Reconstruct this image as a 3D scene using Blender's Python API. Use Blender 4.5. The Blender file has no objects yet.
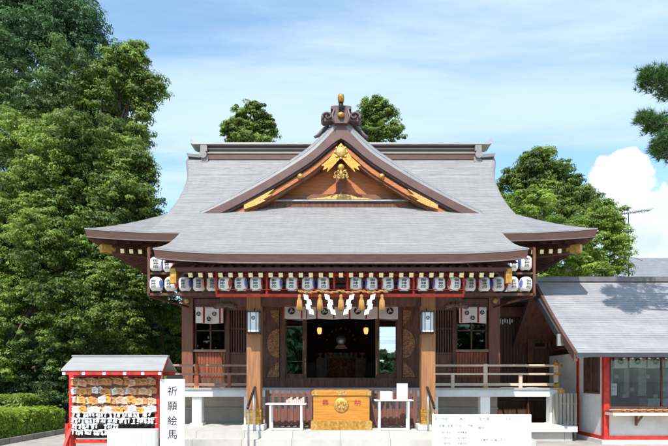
import bpy, bmesh, math, random
import numpy as np
from mathutils import Vector, Matrix
random.seed(7); rng = np.random.default_rng(7)
sc = bpy.context.scene
COL = sc.collection
R = math.radians
F, CX, CY, EYE = 520.0, 341.0, 380.0, 1.6
def wx(px, d): return (px-CX)*d/F
def wz(py, d): return EYE+(CY-py)*d/F

# ------------------------------------------------------------------ materials
MATS = {}
def mat(name, col, rough=.7, metal=0., var=.12, scale=6., stretch=(1,1,1), bump=.15, col2=None, spec=.4, uv=False, bscale=None, coat=0.):
    if name in MATS: return MATS[name]
    m = bpy.data.materials.new(name); m.use_nodes = True; nt = m.node_tree; N = nt.nodes; L = nt.links
    b = N['Principled BSDF']; b.inputs['Roughness'].default_value = rough; b.inputs['Metallic'].default_value = metal
    b.inputs['Specular IOR Level'].default_value = spec; b.inputs['Coat Weight'].default_value = coat
    tc = N.new('ShaderNodeTexCoord'); mp = N.new('ShaderNodeMapping'); mp.inputs['Scale'].default_value = stretch
    L.new(tc.outputs['UV' if uv else 'Object'], mp.inputs['Vector'])
    no = N.new('ShaderNodeTexNoise'); no.inputs['Scale'].default_value = scale; no.inputs['Detail'].default_value = 8; no.inputs['Roughness'].default_value = .65
    L.new(mp.outputs[0], no.inputs['Vector'])
    rp = N.new('ShaderNodeValToRGB'); e = rp.color_ramp.elements
    c = Vector(col); c2 = Vector(col2) if col2 else c*(1-2*var)
    e[0].position = .32; e[0].color = (*(c2), 1); e[1].position = .68; e[1].color = (*(c*(1+var)), 1)
    L.new(no.outputs['Fac'], rp.inputs['Fac']); L.new(rp.outputs[0], b.inputs['Base Color'])
    if bump:
        n2 = N.new('ShaderNodeTexNoise'); n2.inputs['Scale'].default_value = (bscale or scale*5); n2.inputs['Detail'].default_value = 5
        L.new(mp.outputs[0], n2.inputs['Vector'])
        bp = N.new('ShaderNodeBump'); bp.inputs['Strength'].default_value = bump; bp.inputs['Distance'].default_value = .02
        L.new(n2.outputs['Fac'], bp.inputs['Height']); L.new(bp.outputs[0], b.inputs['Normal'])
    MATS[name] = m; return m

def roof_mat(name, col, course=.12, length=.42, dark=.72, patch=.10, rough=.5, stain=0.):
    m = bpy.data.materials.new(name); m.use_nodes = True; nt = m.node_tree; N = nt.nodes; L = nt.links
    b = N['Principled BSDF']; b.inputs['Roughness'].default_value = rough; b.inputs['Specular IOR Level'].default_value = .35
    tc = N.new('ShaderNodeTexCoord')
    br = N.new('ShaderNodeTexBrick'); br.inputs['Scale'].default_value = 1; br.inputs['Brick Width'].default_value = length; br.inputs['Row Height'].default_value = course
    br.inputs['Mortar Size'].default_value = .0
    c = Vector(col); br.inputs['Color1'].default_value = (*(c*1.04), 1); br.inputs['Color2'].default_value = (*(c*.93), 1); br.inputs['Mortar'].default_value = (*(c*dark), 1)
    L.new(tc.outputs['UV'], br.inputs['Vector'])
    no = N.new('ShaderNodeTexNoise'); no.inputs['Scale'].default_value = .9; no.inputs['Detail'].default_value = 9; no.inputs['Roughness'].default_value = .7
    mp = N.new('ShaderNodeMapping'); mp.inputs['Scale'].default_value = (1, 2.6, 1); L.new(tc.outputs['UV'], mp.inputs['Vector']); L.new(mp.outputs[0], no.inputs['Vector'])
    rp = N.new('ShaderNodeValToRGB'); e = rp.color_ramp.elements; e[0].position = .3; e[0].color = (1-2*patch, 1-2*patch, 1-1.7*patch, 1); e[1].position = .7; e[1].color = (1+patch, 1+patch, 1+patch, 1)
    L.new(no.outputs['Fac'], rp.inputs['Fac'])
    mx = N.new('ShaderNodeMix'); mx.data_type = 'RGBA'; mx.blend_type = 'MULTIPLY'; mx.inputs['Factor'].default_value = 1
    L.new(br.outputs['Color'], mx.inputs['A']); L.new(rp.outputs[0], mx.inputs['B'])
    n3 = N.new('ShaderNodeTexNoise'); n3.inputs['Scale'].default_value = 3; n3.inputs['Detail'].default_value = 6; mp3 = N.new('ShaderNodeMapping'); mp3.inputs['Scale'].default_value = (3.5, .22, 1)
    L.new(tc.outputs['UV'], mp3.inputs['Vector']); L.new(mp3.outputs[0], n3.inputs['Vector'])
    r3 = N.new('ShaderNodeValToRGB'); e = r3.color_ramp.elements; e[0].position = .35; e[0].color = (.86, .86, .87, 1); e[1].position = .62; e[1].color = (1.04, 1.04, 1.04, 1)
    L.new(n3.outputs['Fac'], r3.inputs['Fac'])
    mx2 = N.new('ShaderNodeMix'); mx2.data_type = 'RGBA'; mx2.blend_type = 'MULTIPLY'; mx2.inputs['Factor'].default_value = .35
    L.new(mx.outputs['Result'], mx2.inputs['A']); L.new(r3.outputs[0], mx2.inputs['B'])
    n4 = N.new('ShaderNodeTexNoise'); n4.inputs['Scale'].default_value = .55; n4.inputs['Detail'].default_value = 12; n4.inputs['Roughness'].default_value = .75; L.new(tc.outputs['UV'], n4.inputs['Vector'])
    r4 = N.new('ShaderNodeMapRange'); r4.inputs['From Min'].default_value = .60; r4.inputs['From Max'].default_value = .78; r4.inputs['To Max'].default_value = .4; L.new(n4.outputs['Fac'], r4.inputs[0])
    mx3 = N.new('ShaderNodeMix'); mx3.data_type = 'RGBA'; L.new(r4.outputs[0], mx3.inputs['Factor']); L.new(mx2.outputs['Result'], mx3.inputs['A']); mx3.inputs['B'].default_value = (.42,.40,.35,1)
    L.new(mx3.outputs['Result'], b.inputs['Base Color'])
    sp = N.new('ShaderNodeSeparateXYZ'); L.new(tc.outputs['UV'], sp.inputs[0])
    def M_(op, a, b=None):
        n = N.new('ShaderNodeMath'); n.operation = op
        for i_,v in enumerate((a,b)):
            if v is None: continue
            if isinstance(v,(int,float)): n.inputs[i_].default_value = v
            else: L.new(v, n.inputs[i_])
        return n.outputs[0]
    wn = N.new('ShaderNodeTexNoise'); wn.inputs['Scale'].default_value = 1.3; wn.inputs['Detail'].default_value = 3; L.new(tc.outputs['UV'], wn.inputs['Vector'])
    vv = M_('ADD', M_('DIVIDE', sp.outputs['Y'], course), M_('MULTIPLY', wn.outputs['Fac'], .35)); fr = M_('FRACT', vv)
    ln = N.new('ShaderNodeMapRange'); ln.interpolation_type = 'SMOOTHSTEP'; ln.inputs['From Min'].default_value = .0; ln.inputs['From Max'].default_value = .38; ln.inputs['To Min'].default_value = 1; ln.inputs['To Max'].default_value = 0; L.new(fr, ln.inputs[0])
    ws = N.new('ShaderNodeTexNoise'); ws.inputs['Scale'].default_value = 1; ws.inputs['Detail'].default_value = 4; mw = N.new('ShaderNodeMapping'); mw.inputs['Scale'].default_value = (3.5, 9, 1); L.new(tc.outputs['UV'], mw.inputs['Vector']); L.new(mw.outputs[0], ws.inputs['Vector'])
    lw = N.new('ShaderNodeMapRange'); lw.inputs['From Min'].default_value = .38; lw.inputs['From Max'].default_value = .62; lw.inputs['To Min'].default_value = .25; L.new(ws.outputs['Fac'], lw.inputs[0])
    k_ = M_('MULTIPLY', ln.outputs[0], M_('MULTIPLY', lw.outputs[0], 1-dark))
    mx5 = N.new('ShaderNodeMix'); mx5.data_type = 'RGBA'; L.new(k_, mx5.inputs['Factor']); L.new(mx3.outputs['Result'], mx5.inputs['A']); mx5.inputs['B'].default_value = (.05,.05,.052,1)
    L.new(mx5.outputs['Result'], b.inputs['Base Color'])
    bp = N.new('ShaderNodeBump'); bp.inputs['Strength'].default_value = .9; bp.inputs['Distance'].default_value = .02
    L.new(M_('MULTIPLY', fr, -1.0), bp.inputs['Height']); L.new(bp.outputs[0], b.inputs['Normal'])
    MATS[name] = m; return m

def leaf_mat(name, c1, c2, trans=.35, rough=.55):
    m = bpy.data.materials.new(name); m.use_nodes = True; nt = m.node_tree; N = nt.nodes; L = nt.links
    N.remove(N['Principled BSDF']); out = N['Material Output']
    at = N.new('ShaderNodeAttribute'); at.attribute_name = 'tint'
    rp = N.new('ShaderNodeValToRGB'); e = rp.color_ramp.elements; e[0].position = 0; e[0].color = (*c1, 1); e[1].position = 1; e[1].color = (*c2, 1)
    L.new(at.outputs['Fac'], rp.inputs['Fac'])
    p = N.new('ShaderNodeBsdfPrincipled'); p.inputs['Roughness'].default_value = rough; p.inputs['Specular IOR Level'].default_value = .45
    t = N.new('ShaderNodeBsdfTranslucent'); mx = N.new('ShaderNodeMixShader'); mx.inputs[0].default_value = trans
    L.new(rp.outputs[0], p.inputs['Base Color']); L.new(rp.outputs[0], t.inputs['Color'])
    L.new(p.outputs[0], mx.inputs[1]); L.new(t.outputs[0], mx.inputs[2]); L.new(mx.outputs[0], out.inputs['Surface'])
    MATS[name] = m; return m

def glass_mat(name, refl=.5, tint=(.9,.95,1)):
    m = bpy.data.materials.new(name); m.use_nodes = True; nt = m.node_tree; N = nt.nodes; L = nt.links
    N.remove(N['Principled BSDF']); out = N['Material Output']
    g = N.new('ShaderNodeBsdfGlossy'); g.inputs['Roughness'].default_value = .01; g.inputs['Color'].default_value = (*tint, 1)
    t = N.new('ShaderNodeBsdfTransparent'); t.inputs['Color'].default_value = (.75, .8, .8, 1)
    mx = N.new('ShaderNodeMixShader'); mx.inputs[0].default_value = refl
    L.new(t.outputs[0], mx.inputs[1]); L.new(g.outputs[0], mx.inputs[2]); L.new(mx.outputs[0], out.inputs['Surface'])
    MATS[name] = m; return m

def lamp_mat(name, col, emit):
    m = mat(name, col, .6, var=.05, bump=0)
    b = m.node_tree.nodes['Principled BSDF']; b.inputs['Emission Color'].default_value = (*col, 1); b.inputs['Emission Strength'].default_value = emit
    return m

ROOF = roof_mat('roof_copper', (.285,.27,.262), course=.105, length=.42, dark=.05, patch=.08)
ROOF2 = roof_mat('roof_booth', (.315,.305,.31), course=.10, length=.9, dark=.45, patch=.13)
ROOF3 = roof_mat('roof_far', (.22,.22,.23), course=.3, length=.4)
WIDE = dict(stretch=(1,1,1))
FASCIA = mat('fascia_brown', (.115,.058,.047), .5, var=.14, scale=3, stretch=(1,4,8), bump=.1)
BARGE = mat('barge_brown', (.13,.070,.062), .5, var=.12, scale=3, bump=.1)
DARKW = mat('dark_wood', (.15,.060,.035), .6, var=.3, scale=5, stretch=(3,3,.5), bump=.25)
SOFFIT = mat('soffit_wood', (.15,.060,.038), .7, var=.25, scale=4, stretch=(4,1,1), bump=.2)
REDW = mat('red_brown_wood', (.32,.085,.035), .5, var=.25, scale=5, stretch=(5,5,.35), bump=.3)
PILW = mat('pillar_wood', (.23,.085,.05), .5, var=.2, scale=4, stretch=(6,6,.4), bump=.25)
TANW = mat('porch_pillar_wood', (.38,.17,.072), .5, var=.2, scale=4, stretch=(7,7,.35), bump=.25)
ORW = mat('gable_wood', (.46,.15,.045), .55, var=.2, scale=4, stretch=(.6,6,6), bump=.3)
ORW2 = mat('gable_wood_dark', (.20,.07,.03), .55, var=.22, scale=4, stretch=(.7,6,6), bump=.3)
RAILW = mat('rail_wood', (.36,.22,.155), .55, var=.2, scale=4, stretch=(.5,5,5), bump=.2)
RAILS = mat('rail_wood_sunlit', (.66,.50,.38), .5, var=.15, scale=4, stretch=(.5,5,5), bump=.2)  # railing wood with sunlight put into its colour
GOLD = mat('gold_fitting', (.58,.30,.06), .38, .5, var=.28, scale=14, bump=.35)
GOLDP = mat('gold_pale', (.62,.37,.11), .42, .45, var=.28, scale=20, bump=.3)
CAPG = mat('rafter_cap_gold', (.95,.82,.46), .4, .2, var=.08, scale=14, bump=.1)
BRASSD = mat('dim_brass', (.42,.24,.12), .35, .8, var=.3, scale=14, bump=.3)
LATG = mat('carved_bronze', (.40,.18,.085), .5, .2, var=.45, scale=26, bump=.8, bscale=60)
VERM = mat('vermilion', (.58,.035,.024), .5, var=.22, scale=7, bump=.08)
VERM2 = mat('red_lacquer', (.40,.035,.028), .45, var=.15, scale=5, bump=.08)
WHITEP = mat('white_paint', (.80,.785,.77), .5, var=.035, scale=3, bump=.06)
PLAS = mat('plaster', (.76,.73,.69), .85, var=.08, scale=2.2, bump=.12)
CONC = mat('white_concrete', (.66,.65,.64), .8, var=.07, scale=3, bump=.2)
BEIGE = mat('beige_wall', (.46,.42,.37), .85, var=.1, scale=2, bump=.15)
PAPER = mat('paper', (.84,.82,.79), .7, var=.02, scale=8, bump=.03)
PAPERP = mat('paper_pinkish', (.84,.79,.80), .7, var=.025, scale=3, bump=.03)
BLUEP = mat('lantern_blue', (.16,.20,.55), .7, var=.2, scale=20, bump=0)
REDP = mat('lantern_red', (.62,.07,.06), .7, var=.2, scale=20, bump=0)
INK = mat('ink', (.012,.012,.015), .7, var=.1, bump=0)
INKG = mat('grey_ink', (.16,.16,.18), .7, var=.1, bump=0)
INKR = mat('red_ink', (.45,.07,.05), .7, var=.1, bump=0)
BLACKM = mat('black_metal', (.03,.03,.032), .4, .4, var=.15, scale=9, bump=.05)
STEEL = mat('steel', (.55,.56,.58), .35, .8, var=.08, scale=9, bump=.05)
CLOTH = mat('banner_cloth', (.84,.72,.66), .9, var=.05, scale=6, bump=.2)
CLOTHR = mat('banner_red', (.36,.04,.035), .9, var=.1, scale=6, bump=.2)
STRAW = mat('straw', (.52,.28,.085), .8, var=.25, scale=12, stretch=(6,6,.6), bump=.5)
BOXW = mat('offering_box_wood', (.54,.235,.03), .45, var=.18, scale=4, stretch=(.5,5,8), bump=.25, col2=(.38,.14,.018))
EMAW = [mat('ema_a', (.62,.27,.10), .7, var=.2, scale=9), mat('ema_b', (.72,.42,.25), .7, var=.2, scale=9), mat('ema_c', (.72,.35,.07), .7, var=.2, scale=9), mat('ema_d', (.80,.74,.64), .7, var=.1, scale=9), mat('ema_e', (.55,.26,.11), .7, var=.2, scale=9)]
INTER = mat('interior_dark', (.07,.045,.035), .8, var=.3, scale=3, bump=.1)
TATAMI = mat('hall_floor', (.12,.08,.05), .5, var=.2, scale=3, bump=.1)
BARK = mat('bark', (.16,.11,.08), .9, var=.35, scale=5, stretch=(3,3,.7), bump=.8)
GALV = mat('grey_sheet', (.37,.355,.345), .45, .2, var=.08, scale=4, stretch=(.5,4,4), bump=.1)
GLASS = glass_mat('door_glass', .62)
GLASSB = glass_mat('booth_glass', .04)
LAMPG = lamp_mat('lamp_glow', (1., .42, .12), 1.3)

def brick_mat(name, col, w, h, mortar=(.3,.3,.3), msize=.006, var=.1, gen='Object', rot=None, stain=.35):
    m = bpy.data.materials.new(name); m.use_nodes = True; nt = m.node_tree; N = nt.nodes; L = nt.links
    b = N['Principled BSDF']; b.inputs['Roughness'].default_value = .8
    tc = N.new('ShaderNodeTexCoord'); mp = N.new('ShaderNodeMapping')
    if rot: mp.inputs['Rotation'].default_value = rot
    br = N.new('ShaderNodeTexBrick'); br.inputs['Scale'].default_value = 1; br.inputs['Brick Width'].default_value = w; br.inputs['Row Height'].default_value = h
    br.inputs['Mortar Size'].default_value = msize; c = Vector(col)
    br.inputs['Color1'].default_value = (*(c*(1+var)), 1); br.inputs['Color2'].default_value = (*(c*(1-var)), 1); br.inputs['Mortar'].default_value = (*mortar, 1)
    L.new(tc.outputs[gen], mp.inputs[0]); L.new(mp.outputs[0], br.inputs['Vector'])
    no = N.new('ShaderNodeTexNoise'); no.inputs['Scale'].default_value = 2.5; no.inputs['Detail'].default_value = 10; no.inputs['Roughness'].default_value = .7; L.new(tc.outputs['Object'], no.inputs[0])
    rp = N.new('ShaderNodeValToRGB'); e = rp.color_ramp.elements; e[0].position = .3; e[0].color = (1-stain, 1-stain, 1-stain, 1); e[1].position = .65; e[1].color = (1.05, 1.04, 1.02, 1)
    L.new(no.outputs['Fac'], rp.inputs[0])
    mx = N.new('ShaderNodeMix'); mx.data_type = 'RGBA'; mx.blend_type = 'MULTIPLY'; mx.inputs['Factor'].default_value = 1
    L.new(br.outputs['Color'], mx.inputs['A']); L.new(rp.outputs[0], mx.inputs['B']); L.new(mx.outputs['Result'], b.inputs['Base Color'])
    bp = N.new('ShaderNodeBump'); bp.inputs['Strength'].default_value = .4; bp.inputs['Distance'].default_value = .01; bp.invert = True
    L.new(br.outputs['Fac'], bp.inputs['Height']); L.new(bp.outputs[0], b.inputs['Normal'])
    return m
STONE = brick_mat('step_stone', (.52,.50,.47), 1.17, .6, (.30,.28,.26), .008, .05, rot=(R(90),0,0), stain=.18)
STONEW = brick_mat('block_wall', (.42,.40,.40), .4, .2, (.2,.2,.2), .008, .10, rot=(R(90),0,0))
PAVE = brick_mat('paving_slabs', (.42,.40,.37), .9, .45, (.25,.24,.22), .006, .08)
KERB = brick_mat('kerb_stone', (.28,.26,.23), .6, .5, (.1,.1,.1), .01, .12)

# ------------------------------------------------------------------ mesh builder
class MB:
    def __init__(s): s.v = []; s.f = []; s.m = []; s.uv = {}; s.mats = []; s.cur = 0
    def use(s, m):
        if m not in s.mats: s.mats.append(m)
        s.cur = s.mats.index(m); return s
    def poly(s, pts, faces):
        o = len(s.v); s.v += [tuple(p) for p in pts]
        for f in faces: s.f.append(tuple(o+i for i in f)); s.m.append(s.cur)
        return s
    def box(s, x0, x1, y0, y1, z0, z1, M=None):
        p = [(x0,y0,z0),(x1,y0,z0),(x1,y1,z0),(x0,y1,z0),(x0,y0,z1),(x1,y0,z1),(x1,y1,z1),(x0,y1,z1)]
        if M is not None: p = [tuple(M @ Vector(q)) for q in p]
        return s.poly(p, [(0,3,2,1),(4,5,6,7),(0,1,5,4),(1,2,6,5),(2,3,7,6),(3,0,4,7)])
    def bevbox(s, x0, x1, y0, y1, z0, z1, b=.01):
        bm = bmesh.new(); r = bmesh.ops.create_cube(bm, size=1)
        for v in bm.verts: v.co = Vector(((x0+x1)/2+v.co.x*(x1-x0), (y0+y1)/2+v.co.y*(y1-y0), (z0+z1)/2+v.co.z*(z1-z0)))
        bmesh.ops.bevel(bm, geom=bm.edges[:], offset=b, segments=2, affect='EDGES', profile=.7)
        bm.verts.index_update(); s.poly([v.co[:] for v in bm.verts], [[v.index for v in f.verts] for f in bm.faces]); bm.free(); return s
    def bar(s, a, b, w, h=None, up=(0,0,1)):
        a = Vector(a); b = Vector(b); h = h or w; d = (b-a).normalized(); u = Vector(up)
        if abs(d.dot(u)) > .98: u = Vector((0,1,0))
        r = d.cross(u).normalized(); u = r.cross(d)
        p = [q+sx*r*w/2+sz*u*h/2 for q in (a,b) for sx,sz in ((-1,-1),(1,-1),(1,1),(-1,1))]
        return s.poly(p, [(0,1,2,3),(7,6,5,4),(0,4,5,1),(1,5,6,2),(2,6,7,3),(3,7,4,0)])
    def tube(s, pts, rad, n=10, caps=True):
        pts = [Vector(p) for p in pts]; k = len(pts); rad = rad if hasattr(rad,'__len__') else [rad]*k
        o = len(s.v)
        for i,p in enumerate(pts):
            d = (pts[min(i+1,k-1)]-pts[max(i-1,0)]).normalized(); u = Vector((0,0,1)) if abs(d.z)<.9 else Vector((0,1,0))
            r = d.cross(u).normalized(); u = r.cross(d)
            for j in range(n):
                a = 2*math.pi*j/n; s.v.append(tuple(p+(r*math.cos(a)+u*math.sin(a))*rad[i]))
        for i in range(k-1):
            for j in range(n):
                s.f.append((o+i*n+j, o+i*n+(j+1)%n, o+(i+1)*n+(j+1)%n, o+(i+1)*n+j)); s.m.append(s.cur)
        if caps:
            s.f.append(tuple(o+j for j in range(n))[::-1]); s.m.append(s.cur); s.f.append(tuple(o+(k-1)*n+j for j in range(n))); s.m.append(s.cur)
        return s
    def lathe(s, prof, c=(0,0,0), n=20, axis='z', matf=None):
        o = len(s.v)
        for (r,z) in prof:
            for j in range(n):
                a = 2*math.pi*j/n
                if axis == 'z': q = (c[0]+r*math.cos(a), c[1]+r*math.sin(a), c[2]+z)
                else: q = (c[0]+r*math.cos(a), c[1]-z, c[2]+r*math.sin(a))
                s.v.append(q)
        for i in range(len(prof)-1):
            for j in range(n):
                s.f.append((o+i*n+j, o+i*n+(j+1)%n, o+(i+1)*n+(j+1)%n, o+(i+1)*n+j))
                s.m.append(s.cur if matf is None else matf(i, (j+.5)/n*360, s.cur))
        for e,k in ((0,0),(len(prof)-1,1)):
            if prof[e][0] > 1e-4:
                t = tuple(o+e*n+j for j in range(n)); s.f.append(t if k else t[::-1]); s.m.append(s.cur)
        return s
    def prism(s, poly, y0, y1):                  # polygon in xz extruded along y
        n = len(poly); p = [(x,y0,z) for x,z in poly]+[(x,y1,z) for x,z in poly]
        f = [tuple(range(n)), tuple(range(2*n-1, n-1, -1))]+[((i+1)%n, i, n+i, n+(i+1)%n) for i in range(n)]
        return s.poly(p, f)
    def prismx(s, poly, x0, x1):                 # polygon in yz extruded along x
        n = len(poly); p = [(x0,y,z) for y,z in poly]+[(x1,y,z) for y,z in poly]
        f = [tuple(range(n)), tuple(range(2*n-1, n-1, -1))]+[((i+1)%n, i, n+i, n+(i+1)%n) for i in range(n)]
        return s.poly(p, f)
    def grid(s, rows, uvs=None):                 # rows of points -> sheet
        o = len(s.v); nr = len(rows); nc = len(rows[0])
        for i,r in enumerate(rows):
            for j,p in enumerate(r):
                if uvs: s.uv[len(s.v)] = uvs[i][j]
                s.v.append(tuple(p))
        for i in range(nr-1):
            for j in range(nc-1):
                s.f.append((o+i*nc+j, o+i*nc+j+1, o+(i+1)*nc+j+1, o+(i+1)*nc+j)); s.m.append(s.cur)
        return s
    def mesh(s, name, smooth=False):
        me = bpy.data.meshes.new(name); me.from_pydata(s.v, [], s.f)
        for m in s.mats: me.materials.append(m)
        me.polygons.foreach_set('material_index', s.m)
        bm = bmesh.new(); bm.from_mesh(me); bmesh.ops.recalc_face_normals(bm, faces=bm.faces[:]); bm.to_mesh(me); bm.free()
        if s.uv:
            ul = me.uv_layers.new(name='uv')
            for l in me.loops: ul.data[l.index].uv = s.uv.get(l.vertex_index, (me.vertices[l.vertex_index].co.x, me.vertices[l.vertex_index].co.z))
        if smooth: me.polygons.foreach_set('use_smooth', [True]*len(me.polygons))
        me.update(); return me
    def build(s, name, parent=None, smooth=False, loc=None, m=None, split=False):
        if split:
            for q in list(eachpiece(s)): last = q.build(name, parent, smooth, loc)
            return last
        if m is not None and not s.mats: s.mats = [m]
        return link(name, s.mesh(name, smooth), parent, loc)

def link(name, me, parent=None, loc=None, rotz=0):
    o = bpy.data.objects.new(name, me); COL.objects.link(o)
    if loc is not None: o.location = loc
    if rotz: o.rotation_euler = (0,0,rotz)
    if parent is not None: o.parent = parent
    return o
def B(m): return MB().use(m)
def eachpiece(mb):                      # loose pieces of a builder as builders of their own
    par = list(range(len(mb.v)))
    def fd(i):
        while par[i] != i: par[i] = par[par[i]]; i = par[i]
        return i
    for f in mb.f:
        for j in f[1:]: par[fd(j)] = fd(f[0])
    out = {}
    for f,mi in zip(mb.f, mb.m):
        k = fd(f[0]); out.setdefault(k, []).append((f,mi))
    for k,fs_ in out.items():
        n = MB(); n.mats = mb.mats; ix = {}
        for f,mi in fs_:
            for j in f:
                if j not in ix:
                    ix[j] = len(n.v); n.v.append(mb.v[j])
                    if j in mb.uv: n.uv[ix[j]] = mb.uv[j]
            n.f.append(tuple(ix[j] for j in f)); n.m.append(mi)
        yield n
def tag(o, label=None, cat=None, group=None, kind=None):
    if label: o['label'] = label
    if cat: o['category'] = cat
    if group: o['group'] = group
    if kind: o['kind'] = kind
    return o
def thing(name, label, cat, loc=(0,0,0), group=None, rotz=0):
    o = bpy.data.objects.new(name, None); COL.objects.link(o); o.location = loc; o.rotation_euler = (0,0,rotz)
    o.empty_display_size = .2
    return tag(o, label, cat, group)
def copy_tree(o, parent=None):
    c = o.copy(); COL.objects.link(c); c.parent = parent
    for ch in list(o.children): copy_tree(ch, c)
    return c
TXT = {}
def text_mesh(s, size=1., extrude=.0, offset=0., spacing=1., mat_=None):
    key = (s, size, extrude, offset, spacing, mat_.name if mat_ else '')
    if key in TXT: return TXT[key]
    cu = bpy.data.curves.new('lettering', 'FONT'); cu.body = s; cu.size = size; cu.extrude = extrude; cu.offset = offset
    cu.align_x = 'CENTER'; cu.align_y = 'CENTER'; cu.space_line = spacing; cu.resolution_u = 3
    ob = bpy.data.objects.new('lettering', cu); COL.objects.link(ob)
    dg = bpy.context.evaluated_depsgraph_get()
    me = bpy.data.meshes.new_from_object(ob.evaluated_get(dg)); bpy.data.objects.remove(ob); bpy.data.curves.remove(cu)
    for v in me.vertices: x,y,z = v.co; v.co = (x, -z, y)     # upright, facing -y
    xs = [v.co.x for v in me.vertices]; zs = [v.co.z for v in me.vertices]
    if xs:
        mx, mz = (min(xs)+max(xs))/2, (min(zs)+max(zs))/2
        for v in me.vertices: v.co.x -= mx; v.co.z -= mz
    me.materials.clear()
    if mat_: me.materials.append(mat_)
    me.name = 'lettering'; TXT[key] = me; return me
def lerp_tab(tab, x):
    if x <= tab[0][0]: return tab[0][1]
    for (a,b),(c,d) in zip(tab, tab[1:]):
        if x <= c: return b+(d-b)*(x-a)/(c-a)
    return tab[-1][1]
def smooth_tab(tab, x):      # Catmull-Rom through a table
    n = len(tab)
    if x <= tab[0][0]: return tab[0][1]
    for i in range(n-1):
        if x <= tab[i+1][0]:
            x0,y0 = tab[i]; x1,y1 = tab[i+1]; h = x1-x0; t = (x-x0)/h
            m0 = (tab[i+1][1]-tab[i-1][1])/(tab[i+1][0]-tab[i-1][0]) if i > 0 else (y1-y0)/h
            m1 = (tab[i+2][1]-tab[i][1])/(tab[i+2][0]-tab[i][0]) if i+2 < n else (y1-y0)/h
            return (2*t**3-3*t**2+1)*y0+(t**3-2*t**2+t)*h*m0+(-2*t**3+3*t**2)*y1+(t**3-t**2)*h*m1
    return tab[-1][1]

# ------------------------------------------------------------------ world, sun, camera
SUN_EL, SUN_AZ = R(53), R(14)      # azimuth: towards -y turned to -x
w = bpy.data.worlds.new('World'); sc.world = w; w.use_nodes = True; nt = w.node_tree; N = nt.nodes; L = nt.links
bg = N['Background']; bg.inputs['Strength'].default_value = .15
sky = N.new('ShaderNodeTexSky'); sky.sky_type = 'NISHITA'; sky.sun_disc = False; sky.sun_elevation = SUN_EL; sky.sun_rotation = math.pi+SUN_AZ
sky.air_density = 1.0; sky.dust_density = .7; sky.ozone_density = 1.0
tc = N.new('ShaderNodeTexCoord'); sx = N.new('ShaderNodeSeparateXYZ'); L.new(tc.outputs['Generated'], sx.inputs[0])
def mth(op, a, b=None, clamp=False):
    n = N.new('ShaderNodeMath'); n.operation = op; n.use_clamp = clamp
    for i,v in enumerate((a,b)):
        if v is None: continue
        if isinstance(v, (int,float)): n.inputs[i].default_value = v
        else: L.new(v, n.inputs[i])
    return n.outputs[0]
# high thin cloud: noise over a flat layer overhead
zc = mth('MAXIMUM', sx.outputs['Z'], .04)
u_ = mth('DIVIDE', sx.outputs['X'], zc); v_ = mth('DIVIDE', sx.outputs['Y'], zc)
cb = N.new('ShaderNodeCombineXYZ'); L.new(u_, cb.inputs[0]); L.new(v_, cb.inputs[1])
mp = N.new('ShaderNodeMapping'); mp.inputs['Rotation'].default_value = (0,0,R(-24)); mp.inputs['Scale'].default_value = (.55,1.5,1); mp.inputs['Location'].default_value = (.6,1.3,0); L.new(cb.outputs[0], mp.inputs[0])
n1 = N.new('ShaderNodeTexNoise'); n1.inputs['Scale'].default_value = .8; n1.inputs['Detail'].default_value = 9; n1.inputs['Roughness'].default_value = .58; n1.inputs['Distortion'].default_value = .5; L.new(mp.outputs[0], n1.inputs[0])
r1 = N.new('ShaderNodeMapRange'); r1.interpolation_type = 'SMOOTHSTEP'; r1.inputs['From Min'].default_value = .38; r1.inputs['From Max'].default_value = .66; r1.inputs['To Min'].default_value = .12; r1.inputs['To Max'].default_value = .9; L.new(n1.outputs['Fac'], r1.inputs[0])
# a heap of cumulus low to the right of the hall
cu_n = N.new('ShaderNodeTexNoise'); cu_n.inputs['Scale'].default_value = 17; cu_n.inputs['Detail'].default_value = 9; cu_n.inputs['Roughness'].default_value = .55; L.new(tc.outputs['Generated'], cu_n.inputs[0])
yc = mth('MAXIMUM', sx.outputs['Y'], .01)
U = mth('DIVIDE', sx.outputs['X'], yc); V = mth('DIVIDE', sx.outputs['Z'], yc)
def lobe(u0, v0, ru, rv):
    a = mth('DIVIDE', mth('SUBTRACT', U, u0), ru); b = mth('DIVIDE', mth('SUBTRACT', V, v0), rv)
    return mth('SUBTRACT', 1, mth('SQRT', mth('ADD', mth('MULTIPLY', a, a), mth('MULTIPLY', b, b))))
lob = None
for a in ((.535,.37,.085,.08),(.49,.33,.07,.06),(.47,.29,.05,.04),(.635,.33,.07,.065),(.60,.29,.10,.075),(.66,.25,.12,.07),(.70,.36,.06,.03),(.62,.19,.16,.045)):
    l = lobe(*a); lob = l if lob is None else mth('MAXIMUM', lob, l)
dens = mth('ADD', lob, mth('MULTIPLY', mth('SUBTRACT', cu_n.outputs['Fac'], .5), 2.1))
r2 = N.new('ShaderNodeMapRange'); r2.interpolation_type = 'SMOOTHSTEP'; r2.inputs['From Min'].default_value = .03; r2.inputs['From Max'].default_value = .17; L.new(dens, r2.inputs[0])
front = mth('GREATER_THAN', sx.outputs['Y'], .02)
cum = mth('MULTIPLY', r2.outputs[0], front)
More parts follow.
